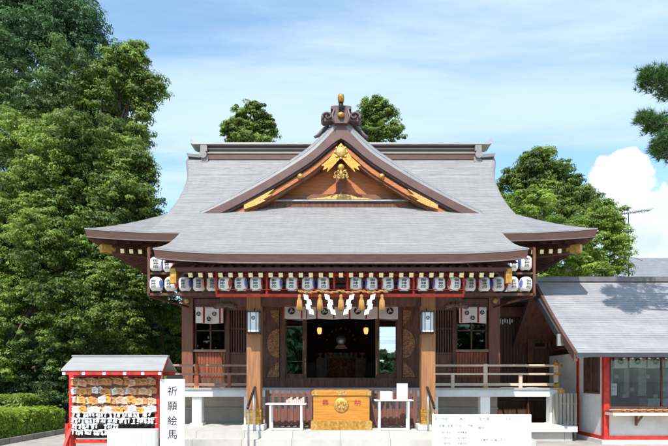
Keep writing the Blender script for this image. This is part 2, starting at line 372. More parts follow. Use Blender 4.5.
mxa = N.new('ShaderNodeMix'); mxa.data_type = 'RGBA'; hz = N.new('ShaderNodeMapRange'); hz.interpolation_type = 'SMOOTHSTEP'; hz.inputs['From Min'].default_value = .02; hz.inputs['From Max'].default_value = .50; hz.inputs['To Min'].default_value = .55; hz.inputs['To Max'].default_value = 0; L.new(sx.outputs['Z'], hz.inputs[0]); L.new(mth('MAXIMUM', r1.outputs[0], hz.outputs[0]), mxa.inputs['Factor']); tnt = N.new('ShaderNodeMix'); tnt.data_type = 'RGBA'; tnt.blend_type = 'MULTIPLY'; tnt.inputs['Factor'].default_value = 1; L.new(sky.outputs[0], tnt.inputs['A']); tnt.inputs['B'].default_value = (1.25,1.55,1.5,1); L.new(tnt.outputs['Result'], mxa.inputs['A']); mxa.inputs['B'].default_value = (3.9,4.85,5.75,1)
mxb = N.new('ShaderNodeMix'); mxb.data_type = 'RGBA'; L.new(cum, mxb.inputs['Factor']); L.new(mxa.outputs['Result'], mxb.inputs['A']); cs = N.new('ShaderNodeTexNoise'); cs.inputs['Scale'].default_value = 11; cs.inputs['Detail'].default_value = 5; L.new(tc.outputs['Generated'], cs.inputs[0])
cr_ = N.new('ShaderNodeValToRGB'); cr_.color_ramp.elements[0].position = .38; cr_.color_ramp.elements[0].color = (3.9,4.7,5.4,1); cr_.color_ramp.elements[1].position = .6; cr_.color_ramp.elements[1].color = (5.6,5.85,6.1,1)
L.new(mth('ADD', cs.outputs['Fac'], mth('MULTIPLY', mth('SUBTRACT', V, .32), .9)), cr_.inputs[0]); L.new(cr_.outputs[0], mxb.inputs['B'])
L.new(mxb.outputs['Result'], bg.inputs['Color'])

sun = bpy.data.lights.new('sun', 'SUN'); sun.energy = 4.4; sun.angle = R(.53); sun.color = (1,.96,.9)
so = bpy.data.objects.new('sun', sun); COL.objects.link(so)
to_sun = Vector((-math.sin(SUN_AZ)*math.cos(SUN_EL), -math.cos(SUN_AZ)*math.cos(SUN_EL), math.sin(SUN_EL)))
so.rotation_euler = to_sun.to_track_quat('Z','Y').to_euler(); so.location = (0,-5,30)
cam = bpy.data.cameras.new('camera'); co = bpy.data.objects.new('camera', cam); COL.objects.link(co); sc.camera = co
co.location = (0,0,EYE); co.rotation_euler = (R(90),0,0); cam.sensor_width = 36; cam.lens = 36*F/668
cam.shift_x = -(CX-334)/668; cam.shift_y = (CY-223)/668; cam.clip_end = 2000; cam.clip_start = .1
sc.view_settings.view_transform = 'Standard'; sc.view_settings.look = 'None'; sc.view_settings.gamma = 1; sc.view_settings.exposure = .42
sc.view_settings.use_curve_mapping = False
sc.cycles.max_bounces = 8; sc.cycles.transparent_max_bounces = 16

# ------------------------------------------------------------------ ground
GRAV = mat('gravel_ground', (.40,.37,.33), .9, var=.16, scale=2, bump=.6, bscale=60)
SOIL = mat('soil', (.10,.075,.05), .95, var=.3, scale=3, bump=.6, bscale=30)
g = B(GRAV).poly([(-400,-400,0),(400,-400,0),(400,800,0),(-400,800,0)], [(0,1,2,3)]).build('ground'); tag(g, kind='structure')
g = B(PAVE).poly([(-8.1,-6,.004),(6.4,-6,.004),(6.4,12.4,.004),(-8.1,12.4,.004)], [(0,1,2,3)]).build('path'); tag(g, kind='structure')
g = B(SOIL).poly([(-30,11.6,.006),(-8.44,11.6,.006),(-8.36,15.9,.006),(-7.2,17,.006),(-7.2,60,.006),(-60,60,.006)], [(0,1,2,3,4,5)]).build('terrain'); tag(g, kind='structure')
kb = B(KERB); kb.bar((-8.42,11.0,.07),(-8.30,15.9,.07),.16,.14); kb.bar((-8.30,15.9,.07),(-7.2,17.0,.07),.16,.14)
o = kb.build('kerb'); tag(o, 'low grey stone kerb running along the foot of the clipped hedge', 'kerb')

# ------------------------------------------------------------------ SHRINE HALL
hall = thing('shrine_hall', 'wooden shrine hall with sweeping grey roof, front gable and gold-capped rafters', 'shrine', (0,15.5,0))
HY = 15.5
def hb(mb, name, parent=hall, smooth=False, split=False):   # build in world coordinates under the hall
    if split:
        for q in eachpiece(mb): last = hb(q, name, parent, smooth)
        return last
    o = mb.build(name, parent, smooth)
    r = parent
    off = Vector((0,0,0))
    while r is not None: off += Vector(r.location); r = r.parent
    o.location = -off
    return o
EX, EY0, RY, EZ = 6.55, 13.3, 18.6, 5.36
EY1 = 2*RY-EY0; GX = 4.97
def gxf(t): return smooth_tab([(1.5,4.97),(2.6,4.95),(3.6,5.0),(4.4,5.12),(5.3,5.42)], t)
def P(t): return EZ+.55*t+.0465*t*t if t >= 0 else EZ+.56*t
def S(u): return EZ+.58*u+.045*u*u
def lift(x, t):
    return .13*(min(abs(x)/EX,1))**5*max(0, 1-t/2.2)
def roofz(x, y):
    t = min(y-EY0, EY1-y); u = EX-abs(x)
    z = P(t)
    if u < EX-GX: z = min(z, S(u))
    ly = min(abs(y-RY)/(RY-EY0), 1)
    return z+.13*(min(abs(x)/EX,1)**5)*(ly**5)
def slen(tab): pass
# slope lengths for UVs
def uvlen(t): return t*1.18+.03*t*t
# main slopes
mr = B(ROOF)
xs = np.linspace(-GX, GX, 45); ts = np.linspace(0, RY-EY0, 25)
for sgn in (1,-1):
    rows = []; uvs = []
    for t in ts:
        y = EY0+t if sgn > 0 else EY1-t
        rows.append([(x*gxf(t)/GX, y, roofz(x*.999, y)) for x in xs]); uvs.append([(x, uvlen(t)) for x in xs])
    mr.grid(rows, uvs)
# hips (skirts) either side
us = np.linspace(0, EX-GX, 14); ys = np.concatenate([np.linspace(EY0, EY0+2.3, 30), np.linspace(EY0+2.5, EY1-2.5, 16), np.linspace(EY1-2.3, EY1, 24)])
for sg in (1,-1):
    rows = []; uvs = []
    for y in ys:
        rr = []; uu = []
        for u in us:
            x = sg*(EX-u); t = min(y-EY0, EY1-y); rr.append((x, y, roofz(x if abs(x) > GX else sg*GX*1.0001, y)))
            uu.append((x, uvlen(t)) if P(t) < S(u) else (y, u*1.4))
        rows.append(rr); uvs.append(uu)
    mr.grid(rows, uvs)
# verge roll along the side gables (rounded edge of the upper roof)
for sg in (1,-1):
    rows = []; uvs = []
    for t in np.linspace(1.62, RY-EY0, 26):
        z = P(t); rr = []
        for a in range(6):
            an = a/5*math.pi/2
            rr.append((sg*(gxf(t)+.12*math.sin(an)), EY0+t, z-.20*(1-math.cos(an))-.0))
        rr.append((sg*(gxf(t)+.06), EY0+t, z-.34)); rows.append(rr); uvs.append([(q*.1, uvlen(t)) for q in range(7)])
    mr.grid(rows, uvs)
    rows2 = [[(p[0], EY1-(p[1]-EY0), p[2]) for p in r] for r in rows]; mr.grid(rows2, uvs)
main_roof = hb(mr, 'main_roof', smooth=False)
main_roof.data.polygons.foreach_set('use_smooth', [True]*len(main_roof.data.polygons))
# side gable walls under the verge
sgw = B(DARKW)
for sg in (1,-1):
    pl = [(EY0+t, P(t)-.06) for t in np.linspace(1.62, RY-EY0, 12)]; pl += [(EY1-(y-EY0), z) for y,z in pl[::-1][1:]]
    sgw.prismx(pl+[(pl[-1][0], 6.2), (pl[0][0], 6.2)], sg*(GX-.12), sg*(GX-.02))
hb(sgw, 'side_gable_wall', main_roof, split=True)
# layered fascia on four sides
fs = B(FASCIA); fl = B(mat('fascia_lip', (.19,.14,.125), .5, var=.1, bump=.1)); ft = B(GALV)
def fascia_run(mbs, path, inward):
    # path: list of points at roof edge top; inward: function giving inward dir at each
    for mb, z0, z1, ins0, ins1 in mbs:
        rows = [[], [], [], []]
        for i,p in enumerate(path):
            n = inward[i]
            rows[0].append((p[0]+n[0]*ins0, p[1]+n[1]*ins0, p[2]-z0)); rows[1].append((p[0]+n[0]*ins1, p[1]+n[1]*ins1, p[2]-z1))
            e_ = .03 if z0 < .02 else .11; rows[2].append((p[0]+n[0]*(ins1+e_), p[1]+n[1]*(ins1+e_), p[2]-z1)); rows[3].append((p[0]+n[0]*(ins0+e_), p[1]+n[1]*(ins0+e_), p[2]-z0))
        mb.grid(rows+[rows[0]])
LAY = lambda: [(ft, .006, .03, -.012, -.008), (fs, .03, .205, .0, .03), (fl, .205, .225, .02, .02)]
xs2 = np.linspace(-EX, EX, 61)
for y,n in ((EY0,1),(EY1,-1)):
    fascia_run(LAY(), [(x, y, roofz(min(max(x,-EX+.001),EX-.001), y)) for x in xs2], [((-.9 if x > EX-.01 else .9 if x < -EX+.01 else 0), n) for x in xs2])
ys2 = np.linspace(EY0, EY1, 41)
for sg in (1,-1):
    fascia_run(LAY(), [(sg*EX, y, roofz(sg*EX*.9999, y)) for y in ys2], [(-sg, (.9 if i == 0 else -.9 if i == 40 else 0)) for i,y in enumerate(ys2)])
hb(fs, 'eave_board', main_roof); hb(fl, 'eave_lip', main_roof); hb(ft, 'eave_edge_strip', main_roof)
# soffit with rafters on the side eaves
sf = B(SOFFIT)
def soz(x, y):   # underside height rising gently to the wall
    return EZ-.26+.33*min(max(min(EX-abs(x), y-EY0, EY1-y), 0), 1.9)+.13*(abs(x)/EX)**5*(min(abs(y-RY)/(RY-EY0),1)**5)
def sheet(x0,x1,y0,y1,nx,ny):
    rows = [[(x,y,soz(x,y)) for x in np.linspace(x0,x1,nx)] for y in np.linspace(y0,y1,ny)]
    sf.grid(rows)
sheet(-EX+.06,EX-.06,EY0+.06,EY0+2.3,60,16); sheet(-EX+.06,-4.4,EY0+2.3,EY1-.1,14,30); sheet(4.4,EX-.06,EY0+2.3,EY1-.1,14,30); sheet(-4.4,4.4,EY1-2.3,EY1-.1,20,10)
for sg in (1,-1):
    for y in np.arange(EY0+.35, EY1-.3, .24):
        xa, xb = sg*(EX-.28), sg*4.7
        if y < EY0+1.9: xb = sg*max(4.7, EX-(y-EY0))
        if abs(xa) > abs(xb)+.1: sf.bar((xa,y,soz(xa,y)-.05),(xb,y,soz(xb,y)-.05),.08,.1)
hb(sf, 'soffit', main_roof)
# front rafters in the outer bays, two tiers, gold ends; hip rafters with gilt tips
def rafter(a, b, w=.085, h=.10, capm=CAPG, parent=hall):
    m = B(SOFFIT); m.bar(a, b, w, h); r = hb(m, 'rafter', parent)
    a = Vector(a); b = Vector(b); d = (a-b).normalized()
    c = B(capm); c.bar(a-d*.012, a+d*.02, w+.008, h+.008); c = hb(c, 'rafter_cap', r)
for sg in (1,-1):
    for i in range(9):
        x = sg*(4.12+i*.235); y = EY0+.42
        if i < 8: rafter((x, y, EZ-.395+.05*(i/8)**2), (x, y+.8, EZ-.395+.22))
    for i in range(5):
        x = sg*(4.0+i*.235+.11); y = EY0+.95
        rafter((x, y, EZ-.40), (x, y+.8, EZ-.40+.24))
    m = B(SOFFIT); m.bar((sg*(EX-.32),EY0+.32,EZ-.33),(sg*4.55,HY,EZ-.15),.16,.2); hr = hb(m, 'hip_rafter')
    c = B(GOLD)
    c.bar((sg*(EX-.28),EY0+.28,EZ-.33),(sg*(EX-.46),EY0+.46,EZ-.315),.17,.21)
    c.bar((sg*(EX-.46),EY0+.46,EZ-.315),(sg*(EX-.53),EY0+.53,EZ-.31),.165,.10); hb(c, 'gilt_tip', hr)
# wall plate bracket beams under eaves
wb = B(DARKW)
wb.box(-4.75,4.75,15.30,15.62,4.02,4.34); wb.box(-4.7,4.7,15.34,15.6,4.46,4.66); wb.box(-4.75,4.75,14.55,14.72,4.62,4.80)
for sg in (1,-1):
    for x in (4.53,2.5,.9): wb.box(sg*x-.14,sg*x+.14,14.5,15.5,4.36,4.56); wb.box(sg*x-.10,sg*x+.10,14.6,15.4,4.56,4.7)
hb(wb, 'eave_beam', split=True)
# main ridge
rg = B(FASCIA); yb = RY-.22
rg.box(-4.95,4.95,yb,RY+.22,9.40,9.62); rg.box(-4.9,4.9,yb+.04,RY+.18,9.62,9.92)
ridge = hb(rg, 'main_ridge')
r_ = B(GALV); r_.box(-4.97,4.97,yb-.03,RY+.25,9.60,9.635); r_.box(-4.97,4.97,yb-.0,RY+.22,9.76,9.79)
prof = [(-5.32,10.10),(-5.27,10.10),(-5.22,10.0),(-5.0,9.955),(5.0,9.955),(5.22,10.0),(5.27,10.10),(5.32,10.10),(5.30,9.93),(5.2,9.89),(-5.2,9.89),(-5.30,9.93)]
r_.prism(prof, yb-.10, RY+.32); hb(r_, 'ridge_cap', ridge)
for sg in (1,-1):
    e = B(mat('end_tile_grey', (.26,.23,.225), .5, var=.12)); e.box(sg*4.72,sg*4.95,yb-.09,RY+.31,9.66,9.885)
    e.lathe([(0,-.02),(.13,-.02),(.13,.06),(0,.06)], (sg*4.84,yb-.1,9.52), 18, 'y'); e.box(sg*4.80-.12,sg*4.80+.12,yb-.09,yb-.01,9.28,9.46); hb(e, 'ridge_end_tile', ridge)
    e = B(ROOF); e.prism([(sg*4.98,9.46),(sg*5.42,9.50),(sg*5.46,9.62),(sg*5.36,9.60),(sg*4.98,9.58)], yb-.02, yb+.3); hb(e, 'verge_finial', ridge)

# ---- front gable (dormer gable)
ZB = [(0,9.0),(.14,8.86),(.38,8.60),(.72,8.26),(1.10,7.97),(2.02,7.40),(2.91,6.91),(3.78,6.48),(4.15,6.32)]
ZO = [(0,9.40),(.14,9.26),(.38,8.99),(.72,8.65),(1.12,8.31),(2.07,7.68),(2.98,7.16),(3.87,6.68),(4.2,6.50)]
gy = 15.0
gr = B(ROOF); gxs = np.linspace(0, 4.15, 34)
for sg in (1,-1):
    rows = []; uvs = []
    for x in gxs:
        zb, zo = smooth_tab(ZB, x), smooth_tab(ZO, x); w_ = (zo-zb)
        r = []
        for a in range(7):
            q = a/6; r.append((sg*x, gy-.03+.38*(1-math.cos(q*math.pi/2))**.8 if False else gy-.03+.38*(1-math.cos(q*math.pi/2)), zb+w_*math.sin(q*math.pi/2)))
        for yy in np.linspace(gy+.6, 18.5, 12): r.append((sg*x, yy, zo+(.0)))
        rows.append(r); uvs.append([(x*1.25, (a_*.062 if a_ < 7 else .4+p[1]-gy)) for a_,p in enumerate(r)])
    gr.grid(rows, uvs)
fg = hb(gr, 'front_gable', smooth=True)
def band(mb, tab_off0, tab_off1, y0, y1, x0=0., x1=4.0, n=34, sgs=(1,-1)):
    ext = lambda x, o: o-(.22*math.exp(-x/.4) if o < 0 else 0)
    for sg in sgs:
        top = [(sg*x, smooth_tab(ZB, x)+ext(x,tab_off0)) for x in np.linspace(x0,x1,n)]; bot = [(sg*x, smooth_tab(ZB, x)+ext(x,tab_off1)) for x in np.linspace(x0,x1,n)]
        for (a,b,c,d) in zip(top, top[1:], bot[1:], bot): mb.prism([a,b,c,d], y0, y1)
for sg in (1,-1):
    b1 = B(BARGE); band(b1, 0., -.235, gy-.06, gy+.25, sgs=(sg,)); bb = hb(b1, 'barge_board')
    b2 = B(mat('barge_line', (.10,.055,.05), .5)); band(b2, -.235, -.30, gy-.0, gy+.3, .1, 3.9, sgs=(sg,)); hb(b2, 'barge_rebate', bb)
for sg in (1,-1):
    b3 = B(ORW2); band(b3, -.30, -.58, gy+.10, gy+.26, 0., 3.3, sgs=(sg,)); wbd = hb(b3, 'inner_barge_board')
    b3 = B(ORW); band(b3, -.36, -.50, gy+.05, gy+.098, .1, 3.3, sgs=(sg,)); hb(b3, 'moulding', wbd)
# gable wall
gp = B(ORW); gp.prism([(-2.9,6.75),(2.9,6.75),(0,8.75)], gy+.50, gy+.60); gpw = hb(gp, 'gable_panel', fg)
gb = B(ORW2); gb.box(-2.45,2.45,gy+.38,gy+.495,6.96,7.09)
gb.bar((-1.9,gy+.46,7.09),(-.0,gy+.46,8.18),.14,.075,(0,-1,0)); gb.bar((1.9,gy+.46,7.09),(0,gy+.46,8.18),.14,.075,(0,-1,0)); hb(gb, 'gable_beam', fg, split=True)
gb = B(ORW2); gb.box(-.15,.15,gy+.40,gy+.495,7.095,8.0); hb(gb, 'king_post', fg, split=True)
lg = B(GALV); lg.prismx([(gy+.30,6.87),(gy+.30,6.91),(gy+.50,6.955),(gy+.50,6.87)], -2.75, 2.75); hb(lg, 'gable_ledge', fg)
lg = B(DARKW); lg.box(-2.7,2.7,gy+.36,gy+.48,6.60,6.868); hb(lg, 'ledge_shadow', fg)  # dark strip standing in for the shadow line below the ledge
sh = B(GOLDP); sh.prism([(-.95,6.94),(.95,6.94),(.5,6.99),(.2,7.08),(-.2,7.08),(-.5,6.99)], gy+.345, gy+.375); hb(sh, 'base_fitting', fg)
# gilt fittings
gf = B(GOLD)
def mir(p): return [(-x,z) for x,z in p]
half = [(x*.66, 8.40+(z-8.38)*.86) for x,z in [(0,8.38),(.28,8.10),(.45,7.90),(.86,7.62),(.72,7.60),(.80,7.46),(.55,7.56),(.62,7.40),(.34,7.60),(.0,7.90)]]
gf.prism(half, gy-.10, gy-.065); gf.prism(mir(half), gy-.10, gy-.065)
crestp = hb(gf, 'apex_fitting')
c_ = B(GOLDP); c_.lathe([(0,.05),(.12,.045),(.15,.02),(.15,0),(0,0)], (0,gy-.10,8.13), 24, 'y')
for k in range(8): c_.lathe([(0,.02),(.035,.015),(.045,0),(0,0)], (.17*math.cos(k*math.pi/4),gy-.10,8.13+.17*math.sin(k*math.pi/4)), 10, 'y')
hb(c_, 'apex_crest', crestp, True)
def sh_(mb):
    for i,(x,y,z) in enumerate(mb.v): mb.v[i] = (x*.76, y, 7.82+(z-7.85)*.72)
pg = B(GOLD)      # carved pendant
pg.lathe([(0,.06),(.10,.05),(.13,.02),(.13,0),(0,0)], (0,gy-.02,7.72), 20, 'y')
sh_(pg); pd = hb(pg, 'gable_pendant', hall, True)
sc_ = B(GOLDP)
for sx_ in (1,-1):
    for (cx_,cz_,r0) in ((.17,7.48,.12),(.08,7.33,.07),(.24,7.34,.06)):
        pts = [(sx_*cx_+r0*(1-k/26)*math.cos(sx_*(k*.42)+1.2), gy-.02, cz_+r0*(1-k/26)*math.sin(sx_*(k*.42)+1.2)) for k in range(20)]
        sc_.tube(pts, [.035*(1-k/30) for k in range(20)], 6)
sc_.tube([(0,gy-.02,7.6),(0,gy-.02,7.3)], .05, 8); sh_(sc_); hb(sc_, 'scrollwork', pd, True)
for sg in (1,-1):
    m = B(GOLD); m.lathe([(0,.06),(.07,.05),(.085,.02),(.085,0),(0,0)], (sg*1.18,gy+.05,7.49), 18, 'y'); hb(m, 'gilt_stud', wbd, True)
    tip = [(sg*x, smooth_tab(ZB, x)-.27+dz) for x,dz in ((1.92,-.07),(2.15,-.05),(2.4,-.04),(2.80,-.03),(2.80,-.17),(2.45,-.24),(2.18,-.26),(2.25,-.19),(1.98,-.20),(2.12,-.13))]
    m = B(GOLDP); m.prism(tip, gy-.0, gy+.04); hb(m, 'gilt_corner_fitting', fg)
# ridge-end ornament over the gable
oy = gy-.05
def sq(mb):
    for i,(x,y,z) in enumerate(mb.v): mb.v[i] = (x*.74, y, 8.93+(z-8.86)*.60)
oo = B(BARGE)
oo.prism([(-.26,8.86),(.26,8.86),(.30,9.14),(.24,9.50),(.40,9.56),(.40,9.66),(.22,9.70),(-.22,9.70),(-.40,9.66),(-.40,9.56),(-.24,9.50),(-.30,9.14)], oy-.12, oy+.35)
for sg in (1,-1):
    oo.prism([(sg*x,z) for x,z in ((.24,9.05),(.70,9.02),(.78,9.10),(.72,9.34),(.56,9.48),(.30,9.44))], oy-.03, oy+.25)
sq(oo); orn = hb(oo, 'ridge_ornament')
o2 = B(mat('ornament_grey', (.20,.15,.15), .5, var=.15))
for sg in (1,-1):
    pts = [(sg*(.52+.22*(1-k/24)*math.cos(k*.40-.6)), oy-.07, 9.24+.20*(1-k/24)*math.sin(k*.40-.6)) for k in range(22)]
    o2.tube(pts, [.05*(1-k/36) for k in range(22)], 7)
    o2.tube([(sg*.50,oy+.42,9.14),(sg*.74,oy+.42,8.92),(sg*.92,oy+.42,8.68),(sg*1.06,oy+.42,8.60)], [.10,.09,.08,.05], 8)
    o2.tube([(sg*.28,oy-.14,8.9),(sg*.34,oy-.14,9.2),(sg*.26,oy-.14,9.5)], .035, 7)
sq(o2); hb(o2, 'scroll', orn, True, split=True)
o3 = B(GOLD); o3.lathe([(0,.10),(.09,.09),(.13,.05),(.13,0),(0,0)], (0,oy-.12,9.22), 20, 'y'); sq(o3); hb(o3, 'gilt_boss', orn, True)
o4 = B(BLACKM); o4.tube([(0,oy-.12,9.34),(0,oy-.20,9.78)], .09, 12); sq(o4); po = hb(o4, 'finial_post', orn, True)
o5 = B(GOLD); o5.tube([(0,oy-.20,9.76),(0,oy-.21,9.80),(0,oy-.23,9.95),(0,oy-.24,10.06),(0,oy-.24,10.07)], [.10,.12,.13,.115,.06], 14); sq(o5); hb(o5, 'gilt_cap', orn, True)
# gable ridge behind ornament
o6 = B(BARGE); o6.box(-.14,.14,oy+.3,18.4,9.1,9.34); o6.box(-.18,.18,oy+.3,18.4,9.34,9.38); hb(o6, 'gable_ridge', fg)

# ---- porch roof
PY0 = 11.5
def pw(y): t = (y-PY0)/1.8; return 4.05+.10*max(0,1-t*2.2)**2+.12*max(0,t-.5)
def pz(x, y): t = y-EY0; return P(t)+.012+.11*(abs(x)/4.15)**5*max(0,1-(y-PY0)/1.4)+.05*max(0,1-(y-PY0)/.8)**2
pr = B(ROOF); rows = []; uvs = []
for y in np.concatenate([np.linspace(PY0, EY0, 16), [EY0+.04]]):
    xx = np.linspace(-pw(y), pw(y), 61); rows.append([(x, y, pz(x,y)) for x in xx]); uvs.append([(x, (y-EY0)*1.147) for x in xx])
pr.grid(rows, uvs); porch_roof = hb(pr, 'porch_roof', smooth=True)
fs = B(FASCIA); fl = B(MATS['fascia_lip']); ft = B(GALV)
xx = np.linspace(-pw(PY0), pw(PY0), 61)
fascia_run([(ft, .008, .035, -.012, -.008), (fs, .035, .205, .0, .03), (fl, .205, .225, .02, .02)], [(x, PY0, pz(x,PY0)) for x in xx], [((-.9 if i == 60 else .9 if i == 0 else 0), 1) for i in range(61)])
for sg in (1,-1):
    yy = np.linspace(PY0, EY0-.03, 16)
    fascia_run([(ft, .008, .035, -.012, -.008), (fs, .035, .205, .0, .03), (fl, .205, .225, .02, .02)], [(sg*pw(y), y, pz(pw(y),y)) for y in yy], [(-sg, .9 if i == 0 else 0) for i in range(16)])
hb(fs, 'eave_board', porch_roof); hb(fl, 'eave_lip', porch_roof); hb(ft, 'eave_edge_strip', porch_roof)
m = B(mat('purlin_maroon', (.085,.024,.02), .5)); m.box(-3.72,3.72,PY0+.16,PY0+.26,4.05,4.125); hb(m, 'eave_purlin', porch_roof)
m = B(SOFFIT)
m.grid([[(x,y,pz(0,y)-.24) for x in (-3.95,3.95)] for y in np.linspace(PY0+.05, EY0+.5, 10)])
hb(m, 'soffit', porch_roof)
for i in range(31):
    x = (i-15)*.2277*1.0
    rafter((x, PY0+.30, 3.985), (x, 13.0, 4.62), .085, .095, CAPG)
for sg in (1,-1):
    m = B(DARKW); m.bar((sg*3.78,PY0+.26,4.02),(sg*3.78,13.2,4.72),.12,.26); v = hb(m, 'verge_rafter')
    m = B(GOLD); m.box(sg*3.78-.07,sg*3.78+.07,PY0+.20,PY0+.30,3.78,4.11); hb(m, 'gilt_end_plate', v)
# ---- porch pillars and beams
for sg in (1,-1):
    m = B(TANW); m.bevbox(sg*2.16-.175,sg*2.16+.175,12.83,13.18,.47,3.75,.03); pp = hb(m, 'porch_pillar')
    m = B(CONC); m.bevbox(sg*2.16-.27,sg*2.16+.27,12.74,13.27,.352,.50,.04); hb(m, 'pillar_base_stone', pp)
    m = B(GOLD)
    for z0,z1,e in ((.505,.60,.012),(.605,.70,.018),(.705,.80,.012),(.805,.87,.018)): m.box(sg*2.16-.175-e,sg*2.16+.175+e,12.83-e,13.18+e,z0,z1)
    for k in (-1,0,1): m.prism([(sg*2.16+k*.115-.05,.87),(sg*2.16+k*.115+.05,.87),(sg*2.16+k*.115,.96)], 12.80,12.826)
    hb(m, 'gilt_shoe', pp)
    m = B(DARKW); m.box(sg*2.16-.24,sg*2.16+.24,12.76,13.24,3.755,3.86); m.prism([(sg*2.16-.5,3.98),(sg*2.16+.5,3.98),(sg*2.16+.38,3.87),(sg*2.16-.38,3.87)], 12.88,13.12)
    for k in (-.42,0,.42): m.box(sg*2.16+k-.08,sg*2.16+k+.08,12.88,13.12,3.985,4.08)
    hb(m, 'bracket_block', pp)
    # curved tie beam back to the hall
    m = B(DARKW)
    pts = [(sg*2.16, 13.2+k*.21, 3.45+.45*math.sin(k/10*math.pi/2)**2) for k in range(11)]
    for a,b in zip(pts, pts[1:]): m.bar(a, b, .16, .3)
    hb(m, 'curved_tie_beam')
m = B(DARKW); m.box(-2.75,2.75,12.90,13.10,3.44,3.74); m.box(-3.3,3.3,12.92,13.08,4.09,4.28)
for sg in (1,-1): m.prism([(sg*2.75,3.44),(sg*2.95,3.50),(sg*3.02,3.62),(sg*2.9,3.72),(sg*2.75,3.74)], 12.93,13.07)
pb = hb(m, 'porch_beam')
m = B(mat('carved_dark', (.16,.085,.06), .6, var=.4, scale=20, bump=.9, bscale=40))
for cx_ in (-2.85,2.85,0):
    m = B(MATS['carved_dark'])
    for k in range(9):
        a = k/8*math.pi
        m.tube([(cx_+.30*math.cos(a)*(.3+.7*q), 12.86-.02*q, (3.72 if cx_==0 else 3.40)+.16*math.sin(a)*q+.03*math.sin(6*q)) for q in np.linspace(0,1,6)], [.045,.05,.045,.04,.03,.015], 6)
    hb(m, 'carved_bracket', pb, True)

# ---- hall body
WY = 15.5
PXS = [-4.53,-2.55,-1.72,1.72,2.55,4.53]
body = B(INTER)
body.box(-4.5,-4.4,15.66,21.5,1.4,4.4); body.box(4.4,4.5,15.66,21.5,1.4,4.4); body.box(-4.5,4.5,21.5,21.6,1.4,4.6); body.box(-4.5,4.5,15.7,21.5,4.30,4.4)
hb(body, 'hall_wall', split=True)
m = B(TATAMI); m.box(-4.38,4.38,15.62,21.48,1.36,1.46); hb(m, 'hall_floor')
m = B(DARKW); m.box(-4.52,4.52,15.36,15.60,1.385,1.66) ; hb(m, 'threshold')
for x in PXS:
    m = B(PILW if abs(x) > 4 else DARKW); wd = .165 if abs(x) > 4 else .07; m.bevbox(x-wd,x+wd,15.33,15.65,1.385,4.02,.015); q = hb(m, 'hall_pillar')
    if abs(x) > 4:
        c = B(GOLDP); c.lathe([(0,.05),(.07,.045),(.085,.02),(.085,0),(0,0)], (x,15.30,3.92), 20, 'y'); hb(c, 'gilt_nail_cover', q, True)
m = B(DARKW); m.box(-4.36,4.36,15.40,15.58,3.66,4.0); hb(m, 'lintel')
